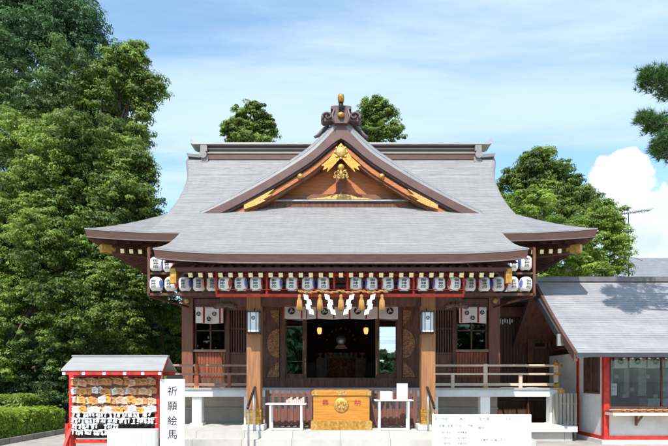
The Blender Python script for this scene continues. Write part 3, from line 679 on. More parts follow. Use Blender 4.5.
# outer side walls running back
m = B(REDW); m.box(-4.66,-4.56,15.66,21.6,1.385,4.4); m.box(4.56,4.66,15.66,21.6,1.385,4.4)
for y in (17.1,18.6,20.1,21.5):
    for sg in (1,-1): m.box(sg*4.62-.14,sg*4.62+.14,y-.12,y+.12,1.385,4.4)
hb(m, 'side_wall', split=True)
for sg in (1,-1):
    # lattice bay next to the porch
    x0, x1 = (2.62,3.30)
    m = B(DARKW)
    for k in range(9): xx_ = x0+.04+k*(x1-x0-.08)/8; m.box(sg*xx_-.017,sg*xx_+.017,15.44,15.48,2.42,3.66)
    m.box(min(sg*x0,sg*x1),max(sg*x0,sg*x1),15.42,15.50,2.36,2.42); m.box(min(sg*x0,sg*x1),max(sg*x0,sg*x1),15.43,15.49,3.1,3.13)
    lt = hb(m, 'lattice_window')
    m = B(mat('lattice_panel', (.17,.065,.035), .6, var=.25, scale=5, stretch=(5,5,.5))); m.box(min(sg*x0,sg*x1),max(sg*x0,sg*x1),15.44,15.49,1.665,2.355); m.box(min(sg*x0,sg*x1)+.06,max(sg*x0,sg*x1)-.06,15.42,15.438,1.75,2.28); hb(m, 'lattice_base', lt)
    m = B(INTER); m.box(min(sg*x0,sg*x1),max(sg*x0,sg*x1),15.58,15.6,2.4,3.66); hb(m, 'lattice_backing', lt)
    m = B(DARKW); m.box(sg*3.35-.05,sg*3.35+.05,15.38,15.58,1.665,3.66); hb(m, 'mullion')
    # window above red panel
    a, b = sorted((sg*3.42, sg*4.34))
    m = B(REDW); m.box(a,b,15.44,15.50,1.665,2.42)
    n_ = 11
    for k in range(n_): q = a+(b-a)*(k+.5)/n_; m.box(q-.033,q+.033,15.42,15.44,1.70,2.40)
    pn = hb(m, 'red_panel')
    m = B(RAILW); m.box(a-.02,b+.02,15.36,15.52,2.425,2.50); hb(m, 'window_sill', pn)
    m = B(DARKW); mid = (a+b)/2
    for q in (a+.02,mid,b-.02): m.box(q-.02,q+.02,15.46,15.5,2.505,3.66)
    m.box(a,b,15.46,15.5,3.05,3.08)
    wn = hb(m, 'window_frame'); m = B(GLASSB); m.box(a,b,15.51,15.515,2.505,3.66); hb(m, 'window_pane', wn)
    # glass doors
    a, b = sorted((sg*1.10, sg*1.67))
    m = B(DARKW)
    for q in (a+.02,b-.02): m.box(q-.025,q+.025,15.45,15.50,1.665,3.66)
    m.box(a+.045,b-.045,15.45,15.50,1.665,1.78); m.box(a+.045,b-.045,15.46,15.49,2.14,2.155)
    dr = hb(m, 'glass_door'); m = B(GLASS); m.box(a+.045,b-.045,15.472,15.478,1.785,3.655); hb(m, 'door_pane', dr)
    m = B(BRASSD); m.box(sg*1.11-.012,sg*1.11+.012,15.42,15.448,2.5,2.75); m.box(sg*1.06-.012,sg*1.06+.012,15.40,15.42,1.75,2.25); hb(m, 'door_handle', dr)
    # carved bronze leaf beside each glass door
    m = B(DARKW); a, b = sorted((sg*1.79, sg*2.46)); m.box(a,b,15.44,15.50,1.665,3.66); lf = hb(m, 'folded_door_leaf')
    m = B(LATG); xi = sg*1.83
    for (zc_,hh,ww,cut) in ((3.46,.24,.26,1),(2.68,.44,.36,0),(1.86,.26,.36,2)):
        pl = []
        for k in range(13):
            a_ = -math.pi/2+math.pi*k/12; zz = zc_+hh*math.sin(a_); 
            if cut == 1: zz = zc_+.2+ (hh*2)*(-(1-k/12)); 
            xo = ww*math.cos(a_) if cut == 0 else ww*(math.cos(math.pi/2*(1-k/12)) if cut == 1 else math.cos(math.pi/2*(k/12)))
            if cut == 2: zz = zc_-.18+hh*1.9*k/12
            pl.append((xi+sg*max(xo,.002), zz))
        m.prism([(xi, pl[0][1])]+pl+[(xi, pl[-1][1])], 15.40, 15.437)
    hb(m, 'carved_panel', lf)
m = B(DARKW)
for sg in (1,-1): m.box(sg*1.06-.04,sg*1.06+.04,15.42,15.56,1.665,3.66)
hb(m, 'door_jamb', split=True)

# ---- platform, veranda, steps
m = B(STONE); m.box(-6.05,6.05,13.60,15.1,0,.35); m.box(-4.0,4.3,12.62,13.598,0,.352); m.box(-4.35,4.6,12.26,12.618,0,.19)
pl_ = hb(m, 'stone_platform')
m = B(CONC); m.box(-6.12,-4.03,13.52,13.60,.25,.353); m.box(4.33,6.12,13.45,13.60,.25,.40); m.box(5.0,6.12,13.60,14.6,.352,.40); hb(m, 'coping', pl_, split=True)
m = B(CONC)
m.box(-6.0,6.0,14.18,15.7,1.14,1.375)
vr = hb(m, 'veranda_floor')
m = B(mat('veranda_edge_grey', (.38,.38,.39), .8, var=.08)); m.box(-6.03,6.03,14.14,14.178,1.335,1.382); hb(m, 'veranda_edge', vr)
for x in (-5.85,-3.95,3.95,5.85):
    m = B(WHITEP); m.box(x-.13,x+.13,14.24,14.50,.352,1.138); v = hb(m, 'veranda_post'); m = B(CONC); m.box(x-.17,x+.17,14.20,14.54,.353,.42); hb(m, 'post_foot', v)
m = B(BEIGE); m.box(-5.9,-2.0,15.3,15.4,.1,1.14); m.box(2.0,4.6,15.3,15.4,.1,1.14); hb(m, 'base_wall', split=True)
m = B(GALV); m.box(-5.9,-2.4,15.22,15.298,.75,.79); m.box(2.4,4.6,15.22,15.298,.75,.79); hb(m, 'base_wall_ledge', split=True)
m = B(STONEW); m.box(-2.5,2.5,14.22,14.3,.352,1.138); hb(m, 'block_wall')
m = B(WHITEP)
for sg in (1,-1): m.box(sg*2.55-.10,sg*2.55+.10,14.2,14.4,.352,1.138)
hb(m, 'inner_post', split=True)
for sg in (1,-1):
    W = RAILS if sg > 0 else RAILW  # sunlit and shaded railing painted as paler and browner wood
    rl = thing('veranda_railing', 'sunlit pale timber railing with gold corner caps on the veranda' if sg > 0 else 'brown shade-toned timber railing behind the red plaque rack on the veranda', 'railing', (sg*4.2,14.35,1.375))
    def rb(mb, name, p=None): 
        o = mb.build(name, p or rl); o.location = (-sg*4.2,-14.35,-1.375) if p is None else (0,0,0); return o
    x0, x1 = 2.45, 5.95
    for zz,h,e in ((2.00,.055,.15),(1.765,.05,.10),(1.475,.075,.05)):
        m = B(W); a, b = sorted((sg*x0, sg*(x1+e)));
        if zz > 1.9: m.tube([(a,14.35,zz),(b,14.35,zz)], .032, 12)
        else: m.box(a,b,14.33,14.37,zz-h/2,zz+h/2)
        r = rb(m, 'rail'); 
        m = B(GOLD); q = sg*(x1+e); m.box(min(q-sg*.12,q+sg*.01),max(q-sg*.12,q+sg*.01),14.315,14.385,zz-h/2-.01,zz+h/2+.01); rb(m, 'gilt_rail_end', r)
        m = B(W); m.bar((sg*5.93,14.372,zz),(sg*5.93,21,zz),.05,h); rb(m, 'side_rail')
    for px_,big in ((3.98,1),(5.93,1),(3.08,0),(4.95,0)):
        m = B(W if sg > 0 else REDW); ww = .055 if big else .045
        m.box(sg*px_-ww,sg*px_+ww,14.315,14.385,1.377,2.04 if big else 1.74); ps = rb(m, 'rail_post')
        if big:
            m = B(GOLD)
            zs_ = ((1.377,1.50),(1.73,1.80),(2.0,2.06)) if px_ > 5 else ((1.377,1.44),)
            for a,b in zs_: m.box(sg*px_-ww-.012,sg*px_+ww+.012,14.30,14.40,a,b)
            if px_ > 5: m.lathe([(.075,0),(.08,.02),(.03,.05),(.055,.08),(0,.12)], (sg*px_,14.35,2.06), 12); m.box(sg*px_-.02,sg*px_+.15,14.12,14.24,1.12,1.34)
            elif sg < 0: m.box(sg*px_-.03,sg*px_+.03,14.305,14.40,1.76,1.82)
            m.build('gilt_post_fitting', ps, split=True)
# interior: altar, mirror, lamps
al = thing('altar', 'dark carved altar with round mirror seen deep inside the hall doorway', 'altar', (0,19.2,1.46))
m = B(mat('altar_wood', (.16,.085,.055), .4, var=.3)); m.box(-.9,.9,-.2,.4,0,.95); m.box(-.6,.6,.1,.5,.952,1.15); m.build('altar_table', al)
m = B(LATG); m.box(-.52,.52,-.215,-.2,.02,.93)
for i in range(6):
    for j in range(7):
        m.lathe([(0,.04),(.05,.03),(.06,0),(0,0)], (-.46+i*.185,-.21,.12+j*.125+.03*(i%2)), 8, 'y')
m.build('carved_front', al, True)
m = B(STEEL); m.lathe([(0,.03),(.17,.03),(.19,.015),(.19,0),(0,0)], (0,.1,1.62), 26, 'y'); mi = m.build('mirror', al, True)
m = B(BRASSD); m.prism([(-.25,1.30),(.25,1.30),(.12,1.45),(-.12,1.45)], .08,.16); m.build('mirror_stand', mi)
m = B(BRASSD)
for k in range(9):
    a = math.pi*(.05+.9*k/8); m.lathe([(0,-.05),(.045,-.05),(.06,.03),(.03,.07),(0,.08)], (.52*math.cos(a)*1.0,.1,1.55+.5*math.sin(a)), 10)
m.build('mirror_halo', al, True)
for x in (-.78,-.39,0,.39,.78):
    m = B(GOLD); m.lathe([(.02,0),(.09,.0),(.04,.03),(.04,.07),(.11,.12),(.12,.2),(.11,.2),(0,.19)], (x,-.05,.953), 14); m.build('offering_cup', al, True)
for sg in (1,-1):
    m = B(BLACKM); m.box(sg*1.1-.25,sg*1.1+.25,.1,.5,0,.8); m.build('side_table', al)
for px_,w_ in ((319.5,'beside the clear glass door'),(366,'beside the sky-reflecting glass door')):
    d = 16.6; l = thing('interior_lamp', 'small glowing amber lamp inside the doorway '+w_, 'lamp', (wx(px_,d),d,wz(331,d)), 'amber lamps inside the hall')
    m = B(LAMPG); m.lathe([(.03,-.10),(.055,-.08),(.075,.02),(.07,.09),(.03,.10)], (0,0,0), 14); m.build('lamp_shade', l, True)
    m = B(BLACKM); m.tube([(0,0,.11),(0,0,4.3-wz(331,d))], .008, 6); m.lathe([(.11,0),(.06,.04),(0,.05)], (0,0,.10), 12); m.build('lamp_hanger', l)

# ------------------------------------------------------------------ corridor wing to the right
cw = thing('corridor_wing', 'dark timber corridor wall between the hall and the ticket booth', 'building', (6.4,16.6,0))
def cb_(mb, name, p=None):
    o = mb.build(name, p or cw); o.location = (-6.4,-16.6,0) if p is None else (0,0,0); return o
m = B(mat('corridor_wood', (.11,.05,.034), .6, var=.3, scale=4, stretch=(4,4,.4), bump=.3)); m.box(4.72,9.4,16.62,16.72,0,4.3)
for k in range(12): m.box(4.80+k*.1-.014,4.80+k*.1+.014,16.58,16.62,1.9,3.5)
cb_(m, 'wall')
m = B(DARKW); m.box(4.72,9.4,16.4,16.6,3.6,3.9); m.box(4.72,9.4,16.5,16.615,1.2,1.45)
for x in (6.0,7.1,8.2): m.box(x-.09,x+.09,16.45,16.61,0,4.0)
cb_(m, 'beam')
for x in (6.12,6.62):
    m = B(PILW); a,b = x,x+.42
    for (p,q,r,s) in ((a,b,2.60,2.66),(a,b,3.30,3.36),(a,a+.05,2.66,3.30),(b-.05,b,2.66,3.30)): m.box(p,q,16.54,16.6,r,s)
    f_ = cb_(m, 'window_frame'); m = B(mat('dark_pane', (.02,.02,.022), .15, var=.1, bump=0, spec=.5)); m.box(a+.05,b-.05,16.58,16.6,2.66,3.30); cb_(m, 'window_pane', f_)
m = B(PAPER)
for k in range(7): m.box(4.98+k*.075,5.02+k*.075,16.56,16.575,3.43-.03*(k%3),3.53+.02*(k%2))
cb_(m, 'paper_strips')
m = B(FASCIA); m.prismx([(15.9,3.98),(16.0,4.06),(18.2,4.7),(20.2,4.0),(20.2,3.9),(18.2,4.55)], 4.75, 9.4); cb_(m, 'roof')

# ------------------------------------------------------------------ lantern racks and lanterns
def rack(name, label, parts, m_, grp=None):
    t = thing(name, label, 'rack', (parts[0][0][0], parts[0][0][1], 3.4), grp)
    for nm, a, b, w_, h_ in [(p[2], p[0], p[1], p[3], p[4]) for p in parts]:
        a = Vector(a)-Vector(t.location); b = Vector(b)-Vector(t.location); m = B(m_); m.bar(a, b, w_, h_); m.build(nm, t)
LD = 12.05
def RXc(p): return wx(p, LD)
zt, zb_ = wz(275, LD), wz(295.5, LD)
parts = [((RXc(216),LD,zb_),(RXc(464),LD,zb_),'rail',.05,.065), ((RXc(216),LD+.0,zt),(RXc(464),LD,zt),'rail',.04,.04), ((RXc(216),LD-.06,wz(290,LD)),(RXc(464),LD-.06,wz(290,LD)),'rail',.02,.022)]
for p in (216.5,266.8,334,347.5,413.5,463.5): parts.append(((RXc(p),LD,zb_+.033),(RXc(p),LD,wz(269,LD)),'post',.045,.045))
rack('lantern_rack', 'long vermilion lantern rack hanging below the porch eave', parts, VERM)
SD = 12.9
for sg,lab in ((-1,'dark timber lantern rack under the eave corner by the big tree'),(1,'dark timber lantern rack under the eave corner by the booth roof')):
    i0, i1 = (wx(216,SD), wx(149,SD)) if sg < 0 else (wx(464,SD), wx(534,SD))
    parts = [((i0,SD,wz(294.5,SD)),(i1,SD,wz(294.5,SD)),'rail',.06,.06), ((i0,SD,wz(273.5,SD)),(i1,SD,wz(273.5,SD)),'rail',.05,.05), ((i1,SD,wz(296,SD)),(i1,SD,wz(248,SD)),'post',.06,.06), ((i0,SD,wz(293,SD)),(i0,SD,wz(255,SD)),'post',.06,.06),
             ((i1,SD,wz(248,SD)),(i1*1.02,SD+1.6,5.2),'brace',.05,.05), ((i1,SD,wz(296,SD)),(sg*4.5,15.3,3.75),'brace',.05,.05)]
    rack('lantern_rack', lab, parts, DARKW, 'dark side lantern racks')
def lantern_proto(kind, r=.152, h=.35):
    t = thing('paper_lantern', 'x', 'lantern', (0,0,0), 'white paper lanterns under the eaves')
    prof = []; n = 28
    def rad(q): return r*(1-abs(2*q-1)**3.2)**.42*.98+.0 if 0 < q < 1 else r*.45
    for i in range(n+1):
        q = .02+.96*i/n; prof.append((max(rad(q), r*.45)+(.003 if i % 2 else 0), -h/2+h*q))
    LP_ = mat('lantern_paper', (.82,.79,.74), .75, var=.06, scale=7, bump=.25, bscale=25); m = B(LP_); m.use(BLUEP); m.use(REDP); m.use(LP_)
    L_, R_ = (2,1) if kind == 'A' else (1,2)
    def mf(i, a, cur):
        q = i/n
        if .18 < q < .82:
            e = .5+.5*math.cos((q-.5)*math.pi/.36)
            if abs(((a-342+180)%360)-180) < 17*e+6: return R_
            if abs(((a-198+180)%360)-180) < 17*e+6: return L_
        return 0
    m.lathe(prof, (0,0,0), 48, matf=mf); m.build('lantern_paper', t, True)
    m = B(BLACKM); m.lathe([(r*.5,-.02),(r*.5,.015),(r*.46,.015)], (0,0,h/2-.005), 20); m.lathe([(r*.46,-.015),(r*.5,-.015),(r*.5,.02)], (0,0,-h/2+.005), 20)
    m.tube([(0,0,h/2),(0,0,h/2+.09)], .006, 6); m.build('lantern_rim', t, split=True)
    me = text_mesh('御\n神\n燈', .125, .0, .0012, 1.06, INK).copy()
    xs_ = max(abs(v.co.x) for v in me.vertices); zs_ = max(abs(v.co.z) for v in me.vertices); bm = bmesh.new(); bm.from_mesh(me)
    bmesh.ops.triangulate(bm, faces=bm.faces[:]); 
    for _ in range(3): bmesh.ops.subdivide_edges(bm, edges=[e for e in bm.edges if e.calc_length() > .014], cuts=1); bmesh.ops.triangulate(bm, faces=bm.faces[:])
    for v in bm.verts:
        v.co.x *= .062/xs_; v.co.z *= .115/zs_; q = (v.co.z+h/2)/h; rr = max(rad(q), r*.45)+.008
        v.co.y = -math.sqrt(max(rr*rr-v.co.x**2, 0))
    bm.to_mesh(me); bm.free(); link('lettering', me, t)
    return t
protoA, protoB = lantern_proto('A'), lantern_proto('B')
LX = [156.5,171,185,199,212.5,225,241,256,276,292,308,323.5,356,371.5,387.5,404,422.6,439,454,469.5,484,498,512,525.5]
ORD = 'first second third fourth fifth sixth seventh eighth ninth tenth eleventh twelfth'.split()
used = {}
def put_lantern(px, py, d, lab, kind):
    p = protoA if kind == 'A' else protoB
    o = p if kind not in used else copy_tree(p); used[kind] = 1
    o.location = (wx(px,d), d, wz(py,d)); o['label'] = lab; o.rotation_euler = (0,R(random.uniform(-3,3)),R(random.uniform(-14,14)))
    s = 1. if d < 12.5 else 1.05; o.scale = (s*random.uniform(.97,1.02),s,s*random.uniform(.97,1.03))
for i,px in enumerate(LX):
    side = i < 5 or i > 18; d = SD-.02 if side else LD+.02
    end = 'tree' if i < 12 else 'booth'; k = i if i < 12 else 23-i
    lab = 'white paper lantern with three black characters, %s from the %s end of the row' % (ORD[k], end)
    put_lantern(px, 284.5 if side else 284, d, lab, 'AB'[i % 2])
put_lantern(156.5, 264.5, SD-.02, 'outer paper lantern of the raised pair at the tree end', 'A')
put_lantern(169.5, 265.5, SD-.02, 'inner paper lantern of the raised pair at the tree end', 'B')
put_lantern(525.5, 263.5, SD-.02, 'outer paper lantern of the raised pair at the booth end', 'B')
put_lantern(511.5, 264.5, SD-.02, 'inner paper lantern of the raised pair at the booth end', 'A')

# ------------------------------------------------------------------ shimenawa, tassels and paper streamers
RD = LD-.12
pts = []
for k in range(61):
    px = 298+(388-298)*k/60; sag = 2.2*abs(math.sin((px-298)/21*math.pi)); pts.append((wx(px,RD), RD, wz(290.8+sag*.8-1.2+1.2, RD)))
m = B(STRAW)
for ph in (0, math.pi):
    m.tube([(p[0], p[1]+.016*math.cos(i*.9+ph), p[2]+.016*math.sin(i*.9+ph)) for i,p in enumerate(pts)], .018, 7)
o = m.build('straw_rope', None, True); tag(o, 'twisted straw rope strung across the middle of the vermilion rack', 'rope')
tas = None
for k,px in enumerate((299.5,320,341,361.5,382)):
    if tas is None:
        m = B(STRAW)
        m.lathe([(.018,.0),(.045,-.02),(.05,-.06),(.04,-.075),(.07,-.14),(.085,-.36),(.08,-.37),(0,-.36)], (0,0,0), 16)
        for j in range(22): a = j*2*math.pi/22; m.tube([(.065*math.cos(a),.065*math.sin(a),-.14),(.088*math.cos(a),.088*math.sin(a),-.37-.02*random.random())], .009, 5)
        tas = m.build('straw_tassel', None, True); o = tas
    else: o = tas.copy(); COL.objects.link(o)
    o.location = (wx(px,RD), RD-.01, wz(294.5,RD)); o.rotation_euler = (0,0,k); o.scale = (.78,.78,.98)
    tag(o, 'straw tassel on the rope, %s from the big tree' % ORD[k], 'tassel', 'straw tassels on the rope')
shd = None
for k,px in enumerate((309,330,350.5,371.5)):
    if shd is None:
        m = B(WHITEP); zz = 0; x = -.03
        for j in range(4):
            cx_ = .028*j-.03+(.022 if j % 2 else -.022); z1 = .01-j*.098
            m.poly([(cx_-.055,-.01*j,z1),(cx_+.055,-.01*j-.006,z1-.02),(cx_+.075,-.01*j-.01,z1-.125),(cx_-.035,-.01*j-.004,z1-.105)], [(0,1,2,3)])
            m.poly([(cx_-.055,-.01*j+.004,z1),(cx_+.055,-.01*j-.002,z1-.02),(cx_+.075,-.01*j-.006,z1-.125),(cx_-.035,-.01*j,z1-.105)], [(3,2,1,0)])
        shd = m.build('paper_streamer'); o = shd
    else: o = shd.copy(); COL.objects.link(o)
    o.location = (wx(px,RD)-.02, RD-.06, wz(295,RD)); o.rotation_euler = (0,0,R(random.uniform(-12,12))); o.scale = (1. if k < 2 else -1., 1, 1.15)
    tag(o, 'white zigzag paper streamer on the rope, %s from the big tree' % ORD[k], 'paper streamer', 'zigzag paper streamers on the rope')

# ------------------------------------------------------------------ crest banners
def tomoe(mb, x, z, r, y):
    ring = []
    for k in range(3):
        a0 = k*2*math.pi/3
        pl = []
        for j in range(15):
            a = a0+j/14*2.3; rr = r*(.98 if j > 0 else .9); pl.append((x+rr*math.cos(a), z+rr*math.sin(a)))
        for j in range(14,-1,-1):
            a = a0+j/14*2.3; q = j/14; rr = r*(.90*q+.10*(1-q)) if q > .25 else r*(.18+.14*q*4); pl.append((x+rr*math.cos(a), z+rr*math.sin(a)))
        mb.prism(pl, y-.004, y)
def banner(label, x0, x1, z0, z1, y, crests, stripes, r, sag=.0):
    t = thing('crest_banner', label, 'banner', ((x0+x1)/2, y, z1))
    ox, oy_, oz = t.location
    nx = max(12, int((x1-x0)/.06))
    rows = [[(x-ox, .022*math.sin(x*11+z*1.5)-.0, z-oz+(.012*math.sin(x*7) if z == z0 else 0)) for x in np.linspace(x0,x1,nx)] for z in np.linspace(z1,z0,8)]
    m = B(CLOTH); m.grid(rows); c = m.build('cloth', t, True)
    md = c.modifiers.new('thickness','SOLIDIFY'); md.thickness = .004
    for (sx0,sx1) in stripes:
        rows = [[(x-ox, .022*math.sin(x*11+z*1.5)-.006, z-oz) for x in np.linspace(sx0,sx1,4)] for z in np.linspace(z1,z0+.01,8)]
        m = B(CLOTHR); m.grid(rows); s_ = m.build('red_stripe', t, True); md = s_.modifiers.new('thickness','SOLIDIFY'); md.thickness = .003
    for (cx_,cz_) in crests:
        m = B(INK); tomoe(m, cx_-ox, cz_-oz, r, -.03); m.build('crest', t)
    m = B(DARKW); m.bar((x0-ox-.03,.01,.01),(x1-ox+.03,.01,.01),.02,.02); m.build('rod', t)
D = 15.28
X = lambda p: wx(p, D); Z = lambda p: wz(p, D)
banner('white banner with three black crests over the window nearer the big tree', X(195.5),X(223.5),Z(323.5),Z(307),D,[(X(198.8),Z(314)),(X(209),Z(319)),(X(214.5),Z(314))],[(X(203),X(205)),(X(219),X(221))],.065)
banner('white banner with three black crests over the window nearer the booth', X(459),X(486.5),Z(323),Z(307),D,[(X(466.8),Z(313)),(X(472.5),Z(318)),(X(482),Z(312.5))],[(X(460.5),X(462.3)),(X(477),X(479))],.065)
banner('wide shrine curtain with four black crests over the central doorway', X(283),X(398),Z(319),Z(303),15.30,[(X(291.5),Z(311)),(X(324.5),Z(311.5)),(X(357.5),Z(311)),(X(390),Z(311))],[(X(301),X(302.4)),(X(306),X(307)),(X(316),X(317.5)),(X(333),X(334.5)),(X(349),X(350.5)),(X(365.5),X(367)),(X(377.5),X(379)),(X(282.5),X(284.5))],.105)

# ------------------------------------------------------------------ wall lanterns on the porch pillars
for px,lab in ((254,'white box lantern on the porch pillar nearer the plaque rack'),(427,'white box lantern on the porch pillar nearer the white notice board')):
    d = 12.66; t = thing('pillar_lantern', lab, 'lantern', (wx(px,d), d, wz(322.5,d)), 'white box lanterns on the porch pillars')
    m = B(lamp_mat('lantern_panel', (.82,.83,.84), 0.)); m.box(-.135,.135,-.12,.12,-.235,.235); m.build('shade', t)
    m = B(BLACKM)
    for a in (-1,1):
        for b in (-1,1): m.box(a*.145-.012,a*.145+.012,b*.13-.012,b*.13+.012,-.28,.29)
        m.box(a*.07-.006,a*.07+.006,-.135,-.122,-.235,.235)
    m.box(-.165,.165,-.15,.15,.236,.256); m.box(-.165,.165,-.15,.15,-.26,-.237); m.tube([(0,.0,.26),(0,.1,.36)], .012, 6)
    m.bar((0,.12,-.0),(0,.175,0),.06,.06); m.build('lantern_frame', t)
    m = B(INK); tomoe(m, 0, .10, .045, -.122); m.build('crest', t)

# ------------------------------------------------------------------ offering box, barriers, tables
t = thing('offering_box', 'golden wooden offering box with round crest and two characters', 'offering box', (0.01,13.05,.352))
m = B(BOXW); m.bevbox(-.70,.70,-.10,.42,.22,.96,.01); m.build('box_body', t)
m = B(GOLD); m.bevbox(-.74,.74,-.14,.45,0,.235,.012); m.build('box_base', t)
m = B(BOXW); m.bevbox(-.73,.73,-.13,.44,.86,.98,.01); 
for k in range(7): m.box(-.69,.69,-.06+k*.07,-.04+k*.07,.981,1.0)
m.build('box_rim', t)
for x in (-.66,.66,0):
    m = B(GOLDP); w_ = .08 if x else .13; m.box(x-w_,x+w_,-.137,-.131,.865,.975)
    if x: m.box(x-w_-.02 if x < 0 else x-w_+.02,x+w_-.02 if x < 0 else x+w_+.02,-.147,-.141,.01,.22)
    m.build('gilt_plate', t, split=True)
m = B(GOLDP); m.lathe([(0,.03),(.16,.028),(.185,.015),(.185,0),(0,0)], (0,-.10,.62), 32, 'y'); cr = m.build('crest_disc', t, True)
m = B(GOLD)
for k in range(5): a = k*2*math.pi/5+.3; m.lathe([(0,.02),(.03,.015),(.035,0),(0,0)], (.08*math.cos(a),-.128,.62+.08*math.sin(a)), 10, 'y')
m.build('crest_petals', cr, True)
for ch,x in (('奉',-.40),('納',.40)):
    link('lettering', text_mesh(ch, .17, .004, .001, 1, INKR), t, (x,-.105,.69))
for sg,lab in ((-1,'brown slatted timber barrier behind the white table nearer the plaque rack'),(1,'brown slatted timber barrier behind the white table nearer the notice board')):
    x0, x1 = (-1.92,-.80) if sg < 0 else (.82,1.92)
    t = thing('timber_barrier', lab, 'barrier', ((x0+x1)/2,13.55,.352), 'slatted timber barriers by the offering box'); hw = (x1-x0)/2
    BW = mat('barrier_wood', (.20,.085,.065), .55, var=.2, scale=4, stretch=(4,4,.5))
    for a in (-1,1): m = B(BW); m.box(a*hw-.05,a*hw+.05,-.05,.05,0,.98); m.build('post', t)
    for z in (.10,.33,.86): m = B(BW); m.box(-hw+.05,hw-.05,-.02,.02,z-.035,z+.035); m.build('rail', t)
    m = B(BW)
    for k in range(6): x = -hw+(k+1)*2*hw/7; m.box(x-.038,x+.038,-.045,-.021,.04,.98)
    m.build('slats', t); m = B(BW); m.box(-hw+.05,hw-.05,-.019,-.0,.13,.5); m.build('kick_panel', t)
def table(x0, x1, zt_, d, lab):
    t = thing('white_table', lab, 'table', ((x0+x1)/2, d, .352), 'white framed tables by the offering box'); hw = (x1-x0)/2; h = zt_-.352
    m = B(WHITEP); m.bevbox(-hw,hw,-.2,.2,h-.03,h,.006); m.build('table_top', t)
    for a in (-1,1):
        for b in (-1,1): m = B(WHITEP); q = a*(hw-.12); m.box(q-.022,q+.022,b*.16-.022,b*.16+.022,0,h-.032); m.build('leg', t)
    m = B(WHITEP); m.box(-hw+.145,hw-.145,-.175,-.145,.03,.065); m.build('stretcher', t)
table(-1.86,-.86,1.02,12.96,'white metal table with a bundle of papers, nearer the plaque rack')
table(.83,1.78,1.11,12.96,'white metal table with white cards on it, nearer the notice board')
m = B(mat('pink_papers', (.75,.52,.42), .7, var=.25, scale=20, bump=.5))
for k in range(9): x = -.2+k*.05; m.bevbox(x-.024,x+.024,-.1+.02*(k%2),.1,.0,.09+.03*((k*7)%3),.008)
o = m.build('paper_bundle', None, False, (-1.13,12.93,1.021)); tag(o, 'pinkish bundle of folded papers lying on the table', 'paper bundle')
t = thing('card_stand', 'small white card propped in a wooden tray on the table', 'card', (1.12,12.93,1.112))
m = B(PAPER); m.bevbox(-.15,.15,-.05,-.02,.0,.2,.003); m.build('card', t); m = B(PILW); m.bevbox(-.21,.21,-.015,.1,0,.18,.005); m.build('tray', t)
t = thing('notice_card', 'upright white notice card with faint green print on the table', 'sign', (1.52,12.93,1.112))
m = B(PAPER); m.bevbox(-.135,.135,-.01,.01,.0,.40,.003); m.build('card', t); m = B(mat('pale_green', (.62,.74,.62), .7)); m.box(-.07,.07,-.0135,-.0105,.12,.28); m.build('print', t)
# handrails
for sg,lab in ((-1,'dark sloping handrail at the steps beside the plaque-side pillar'),(1,'dark sloping handrail at the steps beside the notice-board pillar')):
    t = thing('stair_handrail', lab, 'handrail', (sg*2.12,12.3,0), 'handrails at the steps')
    m = B(BLACKM); m.tube([(0,.52,1.42),(0,.42,1.40),(0,-.42,1.0),(0,-.5,.96)], .03, 10); m.build('rail', t, True)
    for y,z in ((.35,1.37),(-.38,1.02)): m = B(STEEL); m.tube([(0,y,(.352 if y > .3 else .0)),(0,y,z)], .024, 10); m.build('post', t, True)
    m = B(STEEL); m.bar((0,-.36,.2),(0,-.36,.96),.012,.10,(0,1,0)); m.build('sensor_plate', t)

# ------------------------------------------------------------------ plaque rack (left)
ED = 10.5
ex = lambda p, d=ED: wx(p, d)
t = thing('plaque_rack', 'small red roofed rack crowded with wooden prayer plaques beside the hedge', 'plaque rack', (ex(115),ED,0)); ox = t.location[0]
xl, xr = ex(72.5)-ox, ex(158)-ox
for x in (xl,xr):
    m = B(VERM); m.box(x-.045,x+.045,-.05,.05,.02,1.80); p = m.build('post', t)
    m = B(VERM); m.box(x-.11 if x < 0 else x+.046,x-.046 if x < 0 else x+.11,-.08,.08,.02,.72); m.box(x-.12,x+.12,-.45,.45,0,.10); m.build('post_foot', t)
    m = B(VERM); m.bar((x,-.42,.12),(x,-.05,.62),.06,.06); m.build('brace', t)
for z in (1.70,.36):
    m = B(VERM); m.box(xl+.046,xr-.046,-.03,.03,z-.035,z+.035); m.build('beam', t)
for z in (1.53,1.34,1.155,.97,.86,.74,.62,.50):
    m = B(STEEL); m.tube([(xl,-.06,z+.10),(xr,-.06,z+.10)], .006, 6); m.build('hanging_bar', t)
m = B(mat('rack_back', (.46,.30,.18), .8, var=.1)); m.box(xl+.05,xr-.05,.04,.06,.93,1.60); m.build('back_board', t); m = B(mat('rack_shade_dark', (.03,.022,.02), .8, var=.1)); m.box(xl+.05,xr-.05,.04,.06,.42,.925); m.build('back_board', t)  # lower dark board added as painted shadow behind the tied papers
rf = B(GALV); hw0, hw1 = .99, .95; rx_ = .12
rf.poly([(-hw0,-.42,1.80),(hw0,-.42,1.80),(hw1,.0,2.085),(-hw1,.0,2.085),(hw0,.42,1.80),(-hw0,.42,1.80),(-hw0,-.42,1.775),(hw0,-.42,1.775),(hw1,0,2.05),(-hw1,0,2.05),(hw0,.42,1.775),(-hw0,.42,1.775)],
        [(0,1,2,3),(3,2,4,5),(6,7,8,9),(9,8,10,11),(0,1,7,6),(5,4,10,11),(1,2,8,7),(2,4,10,8),(0,3,9,6),(3,5,11,9)])
rf = rf.build('roof', t, False, (rx_,0,0))
m = B(GALV); m.box(-hw1-.02,hw1+.02,-.05,.05,2.07,2.10); m.build('roof_ridge', rf)
m = B(VERM); m.box(-hw0+.02,hw0-.02,-.40,-.36,1.70,1.773); m.box(-hw0+.02,hw0-.02,.36,.40,1.70,1.773); m.build('eave_beam', rf)
